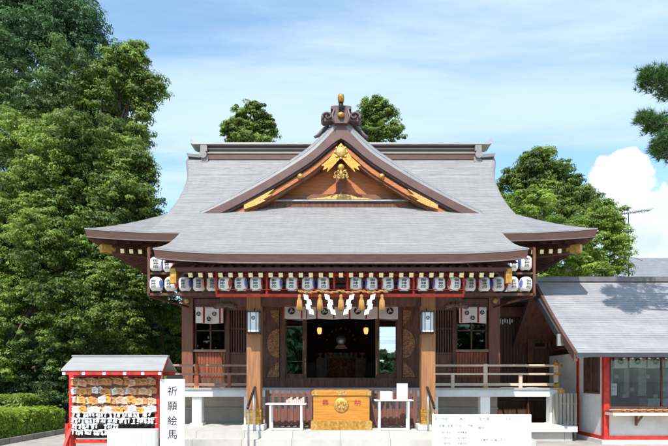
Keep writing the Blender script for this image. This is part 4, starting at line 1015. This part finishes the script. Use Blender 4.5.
for x in (-.93,-.55,-.15,.25,.6,.93):
    m = B(VERM); m.bar((x,-.38,1.735),(x,0,1.99),.05,.06); r = m.build('rafter', rf); m = B(PAPER); m.box(x-.028,x+.028,-.425,-.402,1.70,1.75); m.build('rafter_end', r)
# plaques: individuals
def ema_mesh(mt):
    m = B(mt); m.prism([(-.075,-.05),(.075,-.05),(.075,.035),(0,.07),(-.075,.035)], -.005,.005); m.use(VERM2).tube([(-.012,-.0065,.055),(-.02,0,.085),(.0,0,.11),(.02,0,.085),(.012,-.0065,.055)], .003, 5)
    m.use(INK)
    for k in range(3): m.box(-.05+.008*k,.04-.012*k,-.0065,-.0052,.02-k*.022,.026-k*.022)
    return m.mesh('prayer_plaque')
EM = [ema_mesh(x) for x in EMAW]
rown = ['top','second','third','fourth']; cn = ['tan','light tan','golden','whitish','dark tan']
for ri,z in enumerate((1.53,1.34,1.155,.97)):
    for k in range(20):
        wts = ((4,3,1,1,3),(3,3,2,2,2),(2,2,4,3,1),(1,2,4,5,0))[ri]
        c = random.choices(range(5), wts)[0]; x = ox+xl+.10+k*(xr-xl-.18)/19+random.uniform(-.015,.015)
        o = link('prayer_plaque', EM[c], None, (x, ED-.075-.012*(k%3)-random.random()*.02, z+.035+random.uniform(-.03,.02)))
        o.rotation_euler = (R(random.uniform(-6,2)), R(random.uniform(-16,16)), R(random.uniform(-14,14))); o.scale = (1.08*random.uniform(.85,1.15),1,1.18)
        tag(o, '%s wooden prayer plaque in the %s row of the red rack' % (cn[c], rown[ri]), 'prayer plaque', 'wooden prayer plaques on the red rack, %s, %s row' % (cn[c], rown[ri]))
def knot_mesh(i):
    r = random.Random(i); m = B(WHITEP)
    for (a,b) in (((0,.055),(-.006,-.0)),((0,.055),(.01,-.07)),((-.02,.05),(.02,.04)),((.004,.02),(-.016,-.055))):
        m.bar((a[0],0,a[1]),(b[0]+r.uniform(-.015,.015),r.uniform(-.012,.012),b[1]+r.uniform(-.012,.012)),.026,.008,(0,1,0))
    m.box(-.026,.026,-.018,.018,.032,.062); return m.mesh('paper_fortune')
KN = [knot_mesh(i) for i in range(5)]
rn = ['highest','second','third','lowest']
for ri,z in enumerate((.875,.755,.635,.515)):
    n_ = 28 if ri < 2 else 16
    for k in range(n_):
        if random.random() < .06: continue
        x = ox+xl+.08+(k+random.uniform(-.3,.3))*(xr-xl-.16)/27
        o = link('paper_fortune', random.choice(KN), None, (x, ED-.10-random.random()*.03, z+.04+random.uniform(-.012,.012))); o.rotation_euler = (0,R(random.uniform(-14,14)),R(random.uniform(-30,30))); o.scale = (1.1,1.1,.74)
        tag(o, 'white paper fortune tied in the %s paper row of the red rack' % rn[ri], 'paper fortune', 'paper fortunes tied below the plaques, %s row' % rn[ri])
m = B(WHITEP); m.bevbox(-.46,.46,-.12,.12,0,.64,.01); bx = m.build('white_box_stand', None, False, (ex(134.5,10.2),10.15,0)); tag(bx, 'plain white box standing in front of the red plaque rack', 'box')
m = B(GALV)
for k in range(9): m.box(-.40+k*.1-.004,-.40+k*.1+.004,-.123,-.1195,.04,.58)
m.build('grooved_front', bx)
# vertical sign
d = 10.2
t = thing('vertical_sign', 'tall white sign with four black characters beside the plaque rack', 'sign', (wx(172.5,d),d,0), rotz=R(-1.5))
m = B(PAPERP); m.bevbox(-.245,.245,-.012,.012,.10,wz(379,d),.004); m.build('sign_board', t)
m = B(BLACKM); m.box(-.15,.15,.013,.03,.05,wz(379,d)-.1); m.box(-.2,.2,-.2,.2,0,.05); m.build('stand', t)
m = B(BLACKM); m.box(-.12,.20,.0,.02,wz(379,d)+.001,wz(379,d)+.07); m.build('clip', t)
for k,(ch,py) in enumerate(zip('祈願絵馬', (391,406,420.5,434.5))):
    link('lettering', text_mesh(ch, .20, .0015, .0015, 1, INK), t, (0,-.014,wz(py,d)))

# ------------------------------------------------------------------ white notice board (right)
d = 11.4
t = thing('notice_board', 'large white printed notice board standing in front of the steps', 'notice board', (wx(481.5,d),d,0), rotz=R(0)); 
hw = (wx(531,d)-wx(432,d))/2; zt_ = wz(414.5,d)
m = B(WHITEP); m.bevbox(-hw,hw,-.02,.02,.12,zt_,.006); m.build('board', t)
for a in (-1,1): m = B(STEEL); m.box(a*(hw-.15)-.02,a*(hw-.15)+.02,.021,.06,0,zt_-.1); m.box(a*(hw-.15)-.03,a*(hw-.15)+.03,-.25,.3,0,.03); m.build('leg', t)
for s,px,py,size,mm in (('受付時間',441,419,.075,INKG),('ご案内',461,419,.07,INKG),('御祈願',484,419,.08,INKG),('お知らせ',512,419,.075,INKG),('一・安産・初宮・七五三・厄除',453,425.8,.062,INK),('御守',481,428,.07,INK),('・社務所へお越し下さい',493,440,.062,INK),('家内安全',446,432.5,.05,INKG),('商売繁盛',462,432.5,.05,INKG),('交通安全',446,438,.05,INKG),('身体健全',462,438,.05,INKG),('心願成就',446,443.5,.05,INKG),('学業成就',462,443.5,.05,INKG)):
    link('lettering', text_mesh(s, size, .001, 0, 1, mm), t, (wx(px,d)-t.location[0], -.0215, wz(py,d)))

# ------------------------------------------------------------------ ticket booth (right)
bt = thing('ticket_booth', 'white and red shrine booth with long grey roof and shop window', 'booth', (8.6,13.0,0))
def tb(mb, name, p=None, smooth=False, split=False):
    if split:
        for q in list(eachpiece(mb)): last = tb(q, name, p, smooth)
        return last
    o = mb.build(name, p or bt, smooth); o.location = (-8.6,-13.0,0) if p is None else (0,0,0); return o
BX0, BX1, BY0, BY1 = 6.58, 12.5, 13.0, 16.5
m = B(CONC); m.box(BX0-.08,BX1,BY0-.06,BY1,0,.10); tb(m, 'base')
Wz = wz(409.5,13.0)     # sill height
m = B(PLAS); m.box(BX0+.13,BX1,BY0+.03,BY0+.10,.18,Wz); tb(m, 'front_wall')
m = B(PLAS); m.box(BX0+.03,BX0+.10,BY0+.13,14.45,.18,1.28); m.box(BX0+.03,BX0+.10,BY0+.13,13.30,1.28,2.35); m.box(BX0+.03,BX0+.10,14.08,14.45,1.28,2.35); m.box(BX0+.03,BX0+.10,14.5,16.5,.18,2.35); tb(m, 'side_wall')
m = B(INTER); m.box(BX0+.05,BX0+.09,13.30,14.08,1.28,2.2); sp = tb(m, 'side_window_backing')
m = B(DARKW); 
for (a,b,c_,e) in ((13.26,13.32,1.24,2.25),(14.06,14.12,1.24,2.25),(13.32,14.06,1.24,1.29),(13.67,13.71,1.29,2.25)): m.box(BX0+.0,BX0+.05,a,b,c_,e)
tb(m, 'side_window_frame')
for (a,b,c_,e) in ((BX0,BX0+.13,BY0,BY0+.13),(9.6,9.73,BY0,BY0+.13),(BX1-.13,BX1,BY0,BY0+.13)): m = B(VERM); m.box(a,b,c_,e,.10,2.5); tb(m, 'corner_post')
m = B(VERM); m.box(BX0,BX0+.12,14.42,14.54,.10,2.5); tb(m, 'corner_post')
m = B(VERM); m.box(BX0-.02,BX1,BY0-.02,BY0+.028,.10,.20); m.box(BX0-.02,BX0+.03,BY0+.03,14.5,.10,.19); tb(m, 'sill_beam')
m = B(DARKW); m.box(BX0+.13,BX1,BY0+.0,BY0+.12,2.16,2.5); tb(m, 'head_beam')
m = B(DARKW); m.box(BX0+.13,BX0+.19,BY0+.03,BY0+.1,Wz,2.16)
for x in (8.05,9.5): m.box(x-.02,x+.02,BY0+.05,BY0+.09,Wz+.07,2.16)
m.box(BX0+.19,BX1,BY0+.03,BY0+.1,Wz+.002,Wz+.07); fr = tb(m, 'window_frame')
m = B(GLASSB); m.box(BX0+.19,BX1,BY0+.06,BY0+.066,Wz+.07,2.16); tb(m, 'window_pane', fr)
m = B(mat('counter_cream', (.72,.62,.50), .6, var=.06)); m.box(wx(611,12.7),BX1,12.60,12.985,Wz-.13,Wz-.06); ct = tb(m, 'counter_shelf')
m = B(REDW); m.box(wx(609,12.8),BX1,12.66,12.985,Wz-.058,Wz-.015); tb(m, 'counter_edge', ct)
m = B(PILW)
for x in (wx(640,12.8),9.2,10.6): m.bar((x,12.98,Wz-.36),(x,12.70,Wz-.14),.04,.04); m.box(x-.025,x+.025,12.94,12.985,Wz-.40,-.13+Wz)
tb(m, 'bracket', ct)
m = B(GOLDP)
for k in range(24): m.box(6.82+k*.2,6.90+k*.2,12.62,12.66,Wz-.01,Wz+.015)
tb(m, 'counter_stud', ct, split=True)
m = B(mat('booth_inner', (.04,.035,.035), .8, var=.2)); m.box(BX0+.2,BX1,15.4,15.5,.1,2.4); m.box(BX0+.1,BX1,13.2,15.4,2.40,2.45); m.box(BX0+.1,BX1,13.2,15.4,.10,.14); tb(m, 'inner_wall')
m = B(mat('shelf_pale', (.72,.66,.68), .6, var=.2, scale=5));
for (x,z0,z1,w_) in ((7.35,1.15,1.95,.28),(7.95,1.1,2.1,.14),(8.35,1.15,2.0,.22),(9.0,1.1,1.9,.3)): m.box(x,x+w_,14.6,14.9,z0,z1)
m.box(8.2,11,13.9,14.3,.9,1.10); sv = tb(m, 'shelving')
m = B(PAPER)
for k in range(14): m.box(7.0+k*.22,7.1+k*.22,14.55,14.58,1.1+.18*(k%4),1.2+.18*(k%4))
tb(m, 'goods', sv)
# roof
RX0, RXE, RE, RZ0, RRY, RRZ = 5.5, 13.2, 12.2, 2.24, 14.8, 4.42
def bz(y): t = (y-RE)/(RRY-RE); return RZ0+(RRZ-RZ0)*(t*.86+.14*t*t)
m = B(ROOF2); rows = []; uvs = []
for y in np.linspace(RE, RRY, 14): rows.append([(x, y, bz(y)) for x in np.linspace(RX0, RXE, 24)]); uvs.append([(x, (y-RE)*1.3) for x in np.linspace(RX0, RXE, 24)])
m.grid(rows, uvs); rows = [[(p[0], 2*RRY-p[1], p[2]) for p in r] for r in rows]; m.grid(rows, uvs)
rf = tb(m, 'roof')
m = B(SOFFIT); rows = [[(x, y, bz(y)-.09) for x in (RX0+.05,RXE)] for y in np.linspace(RE+.03, RRY, 10)]; m.grid(rows); m.grid([[(p[0], 2*RRY-p[1], p[2]) for p in r] for r in rows]); tb(m, 'roof_soffit', rf)
m = B(mat('gutter_dark', (.075,.08,.09), .4, .3, var=.1)); m.box(RX0,RXE,RE-.03,RE+.05,RZ0-.10,RZ0-.012); tb(m, 'gutter', rf)
m = B(FASCIA)
for k in range(12):
    y0 = RE+k*(RRY-RE)/12; y1 = RE+(k+1)*(RRY-RE)/12
    for mirr in (0,1):
        f = (lambda q: 2*RRY-q) if mirr else (lambda q: q)
        m.poly([(RX0-.03,f(y0),bz(y0)-.20),(RX0-.03,f(y1),bz(y1)-.20),(RX0-.03,f(y1),bz(y1)+.02),(RX0-.03,f(y0),bz(y0)+.02),(RX0+.05,f(y0),bz(y0)-.20),(RX0+.05,f(y1),bz(y1)-.20),(RX0+.05,f(y1),bz(y1)+.02),(RX0+.05,f(y0),bz(y0)+.02)],
               [(0,1,2,3),(7,6,5,4),(0,4,5,1),(3,2,6,7),(0,3,7,4),(1,5,6,2)])
tb(m, 'verge_board', rf)
m = B(mat('ridge_dark', (.17,.16,.17), .5, .1, var=.15)); m.box(RX0+.0,RXE,RRY-.10,RRY+.10,RRZ-.03,RRZ+.10); m.box(RX0-.05,RX0+.05,RRY-.13,RRY+.13,RRZ-.12,RRZ+.14); tb(m, 'roof_ridge', rf)
m = B(WHITEP)
for k in range(11): m.box(RX0+1.02,RX0+1.07,12.5+k*.19,12.56+k*.19,2.2,2.24)
for k in range(26): m.box(6.75+k*.2,6.79+k*.2,12.42,12.45,2.10,2.13)
tb(m, 'rafter_tip', rf, split=True)
m = B(DARKW); m.prismx([(13.0,2.5),(14.8,4.0),(16.5,2.5)], BX0+.02, BX0+.08); tb(m, 'gable_wall')
# small pent roof edge seen at the verge
m = B(mat('gutter_dark', (.05,.05,.05))); m.bar((RX0-.02,14.75,4.10),(RX0+.0,13.05,2.72),.14,.16); m.use(GALV).box(RX0-.1,RX0+.05,12.96,13.02,2.45,2.75); tb(m, 'verge_gutter', rf)
# counter curtain
banner('white crest curtain hanging in the booth window', 6.85,11.5,wz(368,13.18),2.30,13.18,[(wx(p,13.18),wz(361.5,13.18)) for p in (620,637,655,672)],[(wx(p,13.18),wx(p+1.8,13.18)) for p in (612,628,646,663,679)],.075)
t = thing('window_poster', 'small white poster stuck inside the booth window', 'poster', (wx(614.5,12.99),12.99+.10,wz(389.5,12.99)))
m = B(PAPER); m.box(-.11,.11,-.004,.0,-.15,.15); m.build('sheet', t)
link('lettering', text_mesh('授与所', .06, .0005, 0, 1, INK), t, (0,-.005,.06)); link('lettering', text_mesh('お守り', .055, .0005, 0, 1, INK), t, (0,-.005,-.03))
# picket fence
t = thing('picket_fence', 'short weathered picket fence between the veranda and the booth', 'fence', (5.95,14.1,0))
FW = mat('fence_wood', (.42,.38,.33), .8, var=.15, scale=4, stretch=(4,4,.5))
dz = 14.0; fx0, fx1 = wx(556.5,dz)-5.95, wx(579,dz)-5.95; n_ = 6
for k in range(n_): x = fx0+(fx1-fx0)*(k+.5)/n_; m = B(FW); m.box(x-.035,x+.035,-.012,.012,.28,wz(393.5,dz)); m.build('picket', t)
for z in (.45,.95): m = B(FW); m.box(fx0,fx1,.013,.05,z-.03,z+.03); m.build('rail', t)
for x in (fx0-.0,fx1-.03): m = B(FW); m.box(x-.03,x+.03,.051,.11,0,1.2); m.build('post', t)

# ------------------------------------------------------------------ far house and antenna
t = thing('far_house', 'distant house with pale grey roof beyond the booth', 'house', (24,36,0))
m = B(PLAS); m.box(-7,8,0,9,0,8.2); m.build('wall', t)
m = B(ROOF3); hz0, hz1 = 7.9, wz(258,39.5)-0
m.grid([[(-7.6,-.8,hz0),(8.6,-.8,hz0)],[(-6.6,3.5,hz1),(8.6,3.5,hz1)],[(-7.6,9.8,hz0),(8.6,9.8,hz0)]], [[(0,0),(16,0)],[(0,5),(16,5)],[(0,10),(16,10)]]); m.build('roof', t)
m = B(INTER); m.box(-3,-1,-.05,0,5,6.6); m.build('window', t)
d = 33
t = thing('tv_antenna', 'thin television antenna on a mast above the far roofs', 'antenna', (wx(628.5,d),d,wz(278,d)-6))
m = B(BLACKM); m.tube([(0,0,0),(0,0,wz(213,d)-t.location[2])], .028, 6); m.build('mast', t)
m = B(BLACKM); z = wz(213.5,d)-t.location[2]
a, b = (wx(619,d)-t.location[0], z-.05), (wx(650,d)-t.location[0], z+.22); m.tube([(a[0],0,a[1]),(b[0],0,b[1])], .018, 6)
for k in range(12): q = k/11; x = a[0]+(b[0]-a[0])*q; zz = a[1]+(b[1]-a[1])*q; m.tube([(x,-.4,zz),(x,.4,zz)], .011, 5); m.tube([(x,0,zz-.07),(x,0,zz+.07)], .011, 5)
m.build('boom', t); m = B(BLACKM); m.tube([(0,-.5,z-2.9),(1.0,.2,z-2.95)], .012, 5); m.build('lower_boom', t)

# ------------------------------------------------------------------ vegetation
LEAF_D = leaf_mat('leaves_dark', (.016,.044,.014), (.17,.28,.07), .4)
LEAF_B = leaf_mat('leaves_blue', (.016,.052,.022), (.16,.30,.11), .4)
LEAF_M = leaf_mat('leaves_mid', (.014,.045,.011), (.36,.50,.085), .45)
LEAF_L = leaf_mat('leaves_bright', (.06,.14,.015), (.46,.60,.10), .5)
HEDGE = leaf_mat('hedge_leaves', (.07,.15,.01), (.48,.64,.08), .45)
HEDGE2 = leaf_mat('hedge_leaves_dark', (.05,.11,.015), (.44,.56,.11), .5)
NEEDLE = leaf_mat('pine_needles', (.02,.06,.016), (.12,.24,.05), .3)
def leaf_mesh(name, pts, size, tint, up=.55, m=None, elong=1.9, out=None):
    n = len(pts); pts = np.asarray(pts, dtype=np.float64)
    nr = rng.normal(size=(n,3)); nr /= np.linalg.norm(nr,axis=1)[:,None]; nr[:,2] += up
    if out is not None: nr = nr*.62+out
    nr /= np.linalg.norm(nr,axis=1)[:,None]
    a = rng.normal(size=(n,3)); a -= (a*nr).sum(1)[:,None]*nr; a /= np.linalg.norm(a,axis=1)[:,None]; b = np.cross(nr,a)
    s = size*rng.uniform(.6,1.35,n)[:,None]
    v = np.empty((n,4,3)); v[:,0] = pts-a*s*elong*.5; v[:,1] = pts+b*s*.42+nr*s*.12; v[:,2] = pts+a*s*elong*.5-nr*s*.15; v[:,3] = pts-b*s*.42+nr*s*.12
    me = bpy.data.meshes.new(name); me.vertices.add(n*4); me.vertices.foreach_set('co', v.ravel().astype(np.float32))
    me.loops.add(n*4); me.loops.foreach_set('vertex_index', np.arange(n*4, dtype=np.int32))
    me.polygons.add(n); me.polygons.foreach_set('loop_start', np.arange(0,n*4,4,dtype=np.int32)); me.polygons.foreach_set('loop_total', np.full(n,4,dtype=np.int32))
    me.update(calc_edges=True)
    at = me.attributes.new('tint','FLOAT','POINT'); at.data.foreach_set('value', np.repeat(np.clip(tint,0,1),4).astype(np.float32))
    me.materials.append(m); return me
def crown_points(lobes, n_clumps, per, spread, fill=.25):
    """clumps near the shell of a union of knobbly ellipsoids -> leaf points, tint, outward dir"""
    subs = []
    for l in lobes:
        c = np.array(l[:3]); r = np.array(l[3:6]); subs.append((c, r*.78, .3))
        for _ in range(14):
            d = rng.normal(size=3); d /= np.linalg.norm(d); d[1] = -abs(d[1])*.9 if rng.random() < .55 else d[1]
            k = rng.uniform(.24,.44); subs.append((c+d*r*rng.uniform(.72,1.0), r*k*rng.uniform(.8,1.25,3), rng.uniform(0,1)**1.3))
    A = np.array([q[1][0]*q[1][2] for q in subs]); A /= A.sum()
    idx = rng.choice(len(subs), size=n_clumps, p=A); C, O, TT = [], [], []
    for i in idx:
        c, r, tn = subs[i]; d = rng.normal(size=3); d[2] += .25; d /= np.linalg.norm(d)
        rr = 1-abs(rng.normal()*.08) if rng.random() > fill else rng.uniform(.3,.9)
        C.append(c+d*r*rr); O.append(d); TT.append(tn)
    C = np.array(C); O = np.array(O); TT = np.array(TT)
    q = rng.normal(size=(len(C)*per,3)); q[:,2] = np.where(rng.random(len(q)) < .72, abs(q[:,2]), q[:,2]); q /= np.linalg.norm(q,axis=1)[:,None]
    rad = spread*1.25*np.repeat(rng.uniform(.55,1.35,len(C)),per)*rng.uniform(.55,1.1,len(q))
    pts = np.repeat(C,per,0)+q*rad[:,None]*np.array([1,1,.6])
    O = np.repeat(O,per,0)*.5+q*1.5
    tint = np.repeat(TT*.6+rng.uniform(-.05,.2,len(C)),per)+rng.uniform(-.05,.35,len(pts))
    return pts, tint, O, C
def tree(name, label, base, lobes, n_clumps, per, size, spread, m, trunk_r=.3, h=None, group=None, fill=.25, up=.55, limbs=7):
    t = thing(name, label, 'tree', base, group)
    L0 = [(l[0]-base[0], l[1]-base[1], l[2]-base[2], *l[3:6]) for l in lobes]
    pts, tint, out, C = crown_points(L0, int(n_clumps*2.1), int(per*2.1), spread*.66, fill); size *= .42
    link('crown', leaf_mesh('crown', pts, size, tint, up, m, out=out), t)
    top = max(L0, key=lambda l: l[2]+l[5]*.5); mb = B(BARK)
    hx, hy, hz = top[0]*.8, top[1]*.8, top[2]+top[5]*.3
    tp = [(hx*q**1.5+.12*math.sin(q*7), hy*q**1.5+.1*math.cos(q*5)-.1, hz*q) for q in np.linspace(0,1,12)]
    mb.tube(tp, [trunk_r*(1.25 if i == 0 else 1-.85*i/11) for i in range(12)], 10)
    for k in range(limbs):
        i = random.randint(4,9); a = Vector(tp[i]); e = Vector(C[rng.integers(len(C))]); mid = (a+e)/2+Vector((random.uniform(-.3,.3),random.uniform(-.3,.3),.3))
        mb.tube([a, (a+mid)/2, mid, (mid+e)/2+Vector((0,0,.1)), e], [trunk_r*.38,trunk_r*.3,trunk_r*.24,trunk_r*.15,trunk_r*.05], 6)
    mb.build('trunk', t, True); return t
def lp(px, py, d, rx, rz_, ry=None):   # lobe placed at a position seen from the photo point
    return (wx(px,d), d, wz(py,d), rx, ry or (rx*.9), rz_)

# big left-hand trees
tree('broadleaf_tree', 'tallest tree with dense blue-green foliage, rising behind the others', (-16,27,0),
     [lp(32,8,27,2.9,2.4),lp(-10,30,27,4,3.5),lp(70,-12,27,1.4,1.4),lp(18,60,26,3.4,2.4),lp(70,45,26,2.3,2.0),lp(95,62,26,1.6,1.3),lp(20,-45,27,4.5,3)], 1500, 34, .17, .42, LEAF_B, .5)
tree('broadleaf_tree', 'rugged tree with bare reddish limbs showing at its sky-side edge', (-10.6,22,0),
     [lp(128,68,22,.95,1.1),lp(146,92,22,.75,.75),lp(120,95,22,1.1,1.2),lp(146,112,22,.45,.5),lp(100,100,22,1.5,1.5),lp(135,135,22,.7,.7),lp(140,55,22,.4,.5)], 330, 30, .15, .30, LEAF_M, .3, limbs=14)
tree('broadleaf_tree', 'dark tree filling the gap behind the bright middle crown', (-13.5,23,0),
     [lp(40,110,23,3.6,2.4),lp(-10,150,23,4,4),lp(90,130,22.5,2.0,2.0),lp(20,240,23,5,5),lp(100,230,22,2.6,3.2)], 1300, 30, .17, .42, LEAF_D, .4)
tree('broadleaf_tree', 'broad yellow-green crowned tree leaning against the hall roof', (-9.4,18.5,0),
     [lp(100,165,18.5,1.7,1.5),lp(60,190,18.5,1.6,1.6),lp(138,190,18.5,.75,1.0),lp(95,215,18.3,1.9,1.6),lp(150,216,18.6,.5,.5),lp(40,150,19,1.3,1.2),lp(118,150,19,.9,.8)], 900, 34, .13, .30, LEAF_M, .3, fill=.2)
tree('broadleaf_tree', 'glossy green tree filling the space beside the lantern row', (-9.4,18.3,0),
     [lp(60,265,18.2,2.2,1.7),lp(120,260,18.0,1.4,1.4),lp(20,240,18.5,1.8,2.0),lp(95,310,18.0,1.9,1.6),lp(30,330,17.6,1.7,1.4),lp(128,322,18.2,.9,1.2),lp(152,280,18.5,.6,.8),lp(0,290,18.0,1.6,1.7)], 1250, 34, .125, .28, LEAF_M, .28, fill=.22)
tree('garden_shrub_tree', 'low shaded evergreen behind the clipped hedges', (-10.5,18.2,0),
     [lp(30,375,18.8,2.2,.9),lp(100,370,18.8,1.7,1.0),lp(-20,370,18.8,1.4,1.0),lp(150,372,19.6,.8,.7),lp(60,395,19.6,3.2,.6)], 620, 30, .12, .26, LEAF_D, .12, limbs=4)
t_ = tree('young_tree', 'slender pale-trunked tree between the plaque rack and the hall', (wx(174,19),19,0),
     [lp(150,350,19,.7,.6),lp(175,320,19.4,.6,.6),lp(162,385,18.6,.8,.6),lp(180,380,19.4,.5,.5),lp(160,312,19.4,.6,.5),lp(178,352,20,.5,.6)], 190, 26, .12, .22, LEAF_L, .10, limbs=6)
tree('young_tree', 'dark tree standing in the shade behind the hall corner', (wx(170,24),24,0),
     [lp(160,345,24,1.7,2.2),lp(185,330,25,1.2,2.0),lp(130,350,24,1.6,2.0)], 420, 24, .16, .34, LEAF_D, .2, limbs=5)
# behind the roof
tree('broadleaf_tree', 'shaded tree far behind the plaque rack and the big crowns', (-16,29,0),
     [lp(-10,320,29,5,4),lp(70,330,29,5,4),lp(140,345,29,4.2,3.6),lp(195,350,30,3,3),lp(20,250,30,5,5),lp(100,385,28,6,2)], 1100, 24, .26, .55, LEAF_D, .35, fill=.35)
tree('broadleaf_tree', 'round green treetop showing above the roof ridge on the big-tree side', (wx(250,42),42,0),
     [lp(250,120,42,1.35,1.3),lp(234,132,42,.9,.8),lp(265,130,42,.8,.9),lp(245,140,42,2.2,1.2)], 260, 30, .24, .36, LEAF_M, .4, group=None, fill=.15, limbs=4)
tree('broadleaf_tree', 'leafy treetop showing close beside the gable ornament', (wx(378,40),40,0),
     [lp(372,112,40,1.3,.9),lp(384,124,40,1.3,1.2),lp(362,130,40,1.0,1.3),lp(376,142,40,1.9,1.0)], 220, 28, .22, .34, LEAF_M, .4, fill=.1, limbs=8)
tree('broadleaf_tree', 'dark-topped green tree between the hall roof and the cloud', (wx(540,30),30,0),
     [lp(538,180,30,1.7,1.4),lp(512,195,30,1.0,1.4),lp(560,188,30,1.1,1.0),lp(580,205,30,1.0,.8),lp(540,215,30,2.4,1.8),lp(535,165,30,1.3,.7)], 620, 28, .19, .34, LEAF_M, .4, fill=.2)
tree('broadleaf_tree', 'bright yellow-green tree above the booth roof ridge', (wx(580,24),24,0),
     [lp(585,240,24,1.5,1.2),lp(605,225,24,.9,.9),lp(560,262,24,1.6,1.0),lp(600,262,24,1.3,.9),lp(617,248,24,.5,.9),lp(604,208,24,.5,.4),lp(530,275,24,1.3,.9),lp(520,215,27,1.6,1.3)], 620, 30, .14, .28, LEAF_L, .3, fill=.3)

# pine reaching into the frame from the right
t = thing('pine_tree', 'dark green pine whose branch tips reach in beside the cloud', 'tree', (9.6,11.6,0)); bx_, by_ = 9.6, 11.6
tr = B(BARK); tr.tube([(0,0,0),(.1,0,3),(-.1,.1,6),(.1,0,9.5),(.3,0,12)], [.26,.22,.18,.13,.05], 10)
segs = []; V, T = [], []
def needle_tuft(c, d, n=26, l=.17):
    c = c+rng.normal(size=3)*.035
    for _ in range(n):
        q = rng.normal(size=3); q /= np.linalg.norm(q); q = q*.8+np.array(d)*.7+np.array([0,0,.35]); q /= np.linalg.norm(q)
        V.append((c, q*l*rng.uniform(.7,1.2))); T.append(rng.random())
for (px,py,rx,rz_,d) in ((655,82,13,9,11.4),(666,76,9,10,11.7),(647,76,7,6,11.3),(670,92,10,6,11.5),(690,80,22,14,11.6),(644,118,7,5,11.3),(655,125,10,8,11.5),(668,124,11,9,11.7),(666,140,10,6,11.3),(658,150,8,5,11.5),(670,154,10,6,11.7),(695,130,18,12,11.6),(705,30,20,10,11.8)):
    c0 = Vector((wx(px,d)-bx_, d-by_, wz(py,d))); k_ = d/F; rx *= k_; rz_ *= k_
    root = Vector((.05,0,c0.z-.35)); mid = (root+c0)/2+Vector((0,0,-.12)); tr.tube([root,(root+mid)/2,mid,(mid+c0)/2,c0+Vector((-.5*rx,0,0))], [.06,.05,.035,.022,.008], 6)
    for k in range(int(26+380*rx)):
        q = rng.normal(size=3); q /= np.linalg.norm(q); q *= rng.uniform(.2,1.15)**.6
        p = np.array(c0)+q*np.array((rx,rx*1.1,rz_)); needle_tuft(p, (-.3+q[0]*.6,q[1]*.6,.40), 15, .15)
        if k % 12 == 0: tr.tube([c0, Vector(p)], .006, 4)
tr.build('trunk', t, True)
n = len(V); c = np.array([v[0] for v in V]); q = np.array([v[1] for v in V]); s = np.cross(q, rng.normal(size=(n,3))); s /= np.linalg.norm(s,axis=1)[:,None]; s *= .006
vv = np.empty((n,3,3)); vv[:,0] = c-s; vv[:,1] = c+s; vv[:,2] = c+q
me = bpy.data.meshes.new('crown'); me.from_pydata(vv.reshape(-1,3).tolist(), [], np.arange(n*3).reshape(-1,3).tolist())
at = me.attributes.new('tint','FLOAT','POINT'); at.data.foreach_set('value', np.repeat(np.array(T),3).astype(np.float32)); me.materials.append(NEEDLE); link('crown', me, t)

# hedges
def hedge(name, label, x0, x1, y0, y1, h, m, n, skew=0., rnd=.12):
    pts = []; out = []
    for _ in range(n):
        f = rng.choice(4, p=(.42,.28,.15,.15)); a, b, c = rng.random(3)
        if f == 0: p = [x0+(x1-x0)*a, y0+(y1-y0)*b, h]; o = (0,0,1)
        elif f == 1: p = [x1, y0+(y1-y0)*a, h*b]; o = (1,0,0)
        elif f == 2: p = [x0+(x1-x0)*a, y0, h*b]; o = (0,-1,0)
        else: p = [x0+(x1-x0)*a, y0+(y1-y0)*b, h*c*.9]; o = (0,0,.5)
        # soften the clipped edges
        ez = max(0, p[2]-(h-rnd)); ex_ = max(0, p[0]-(x1-rnd)); ey = max(0,(y0+rnd)-p[1])
        p[2] -= (ex_+ey)*.35*(ez/rnd if ez else 0); p[0] -= ez*.35*(ex_/rnd if ex_ else 0)
        p[2] += .035*math.sin(p[0]*5)*math.sin(p[1]*4); p[0] += skew*(p[1]-y0)
        pts.append(p); out.append(o)
    pts = np.array(pts)+rng.normal(size=(n,3))*.028; out = np.array(out, float)
    tint = rng.uniform(.1,1,n)
    base = ((x0+x1)/2,(y0+y1)/2,0)
    t = thing(name, label, 'hedge', base)
    link('foliage', leaf_mesh('foliage', pts-np.array(base), .062, tint, .5, m, 1.7, out=out), t)
    mb = B(mat('hedge_twigs', (.03,.035,.012), .95, var=.3, scale=9)); mb.box(x0+.1-base[0], x1-.1-base[0]+skew*.5, y0+.1-base[1], y1-.1-base[1], 0.01, h-.12); mb.build('twigs', t)
hedge('clipped_hedge', 'bright green clipped hedge growing just behind the stone kerb', -12.5,-8.55,12.3,15.75,.74, HEDGE, 34000, .04)
hedge('clipped_hedge', 'taller duller hedge block behind the bright one', -13.5,-9.75,15.95,17.4,1.08, HEDGE2, 16000)

# trees across the forecourt behind the photographer, mirrored in the glass doors
def wood_lobes():
    Ls = []
    for (x,y,z,r) in ((-6,-30,6,4.5),(-4.5,-32,8,4),(-7,-32,9,4),(-5.5,-31,3,3.5),(-11,-30,7,5),(-16,-28,6,5),(-3.2,-32,4,3.2),(5,-30,2.2,2.6),(9,-32,2.6,2.6),(2,-34,2.0,2.4),(14,-30,4,3.5),(20,-30,5,4)): Ls.append((x,y,z,r,r*.8,r))
    return Ls
pts, tint, out, C = crown_points(wood_lobes(), 2000, 26, .55)
o = link('treeline', leaf_mesh('treeline', pts, .42, tint, .5, LEAF_D, out=out)); tag(o, 'distant belt of trees mirrored in the hall glass doors', 'trees', kind='stuff')
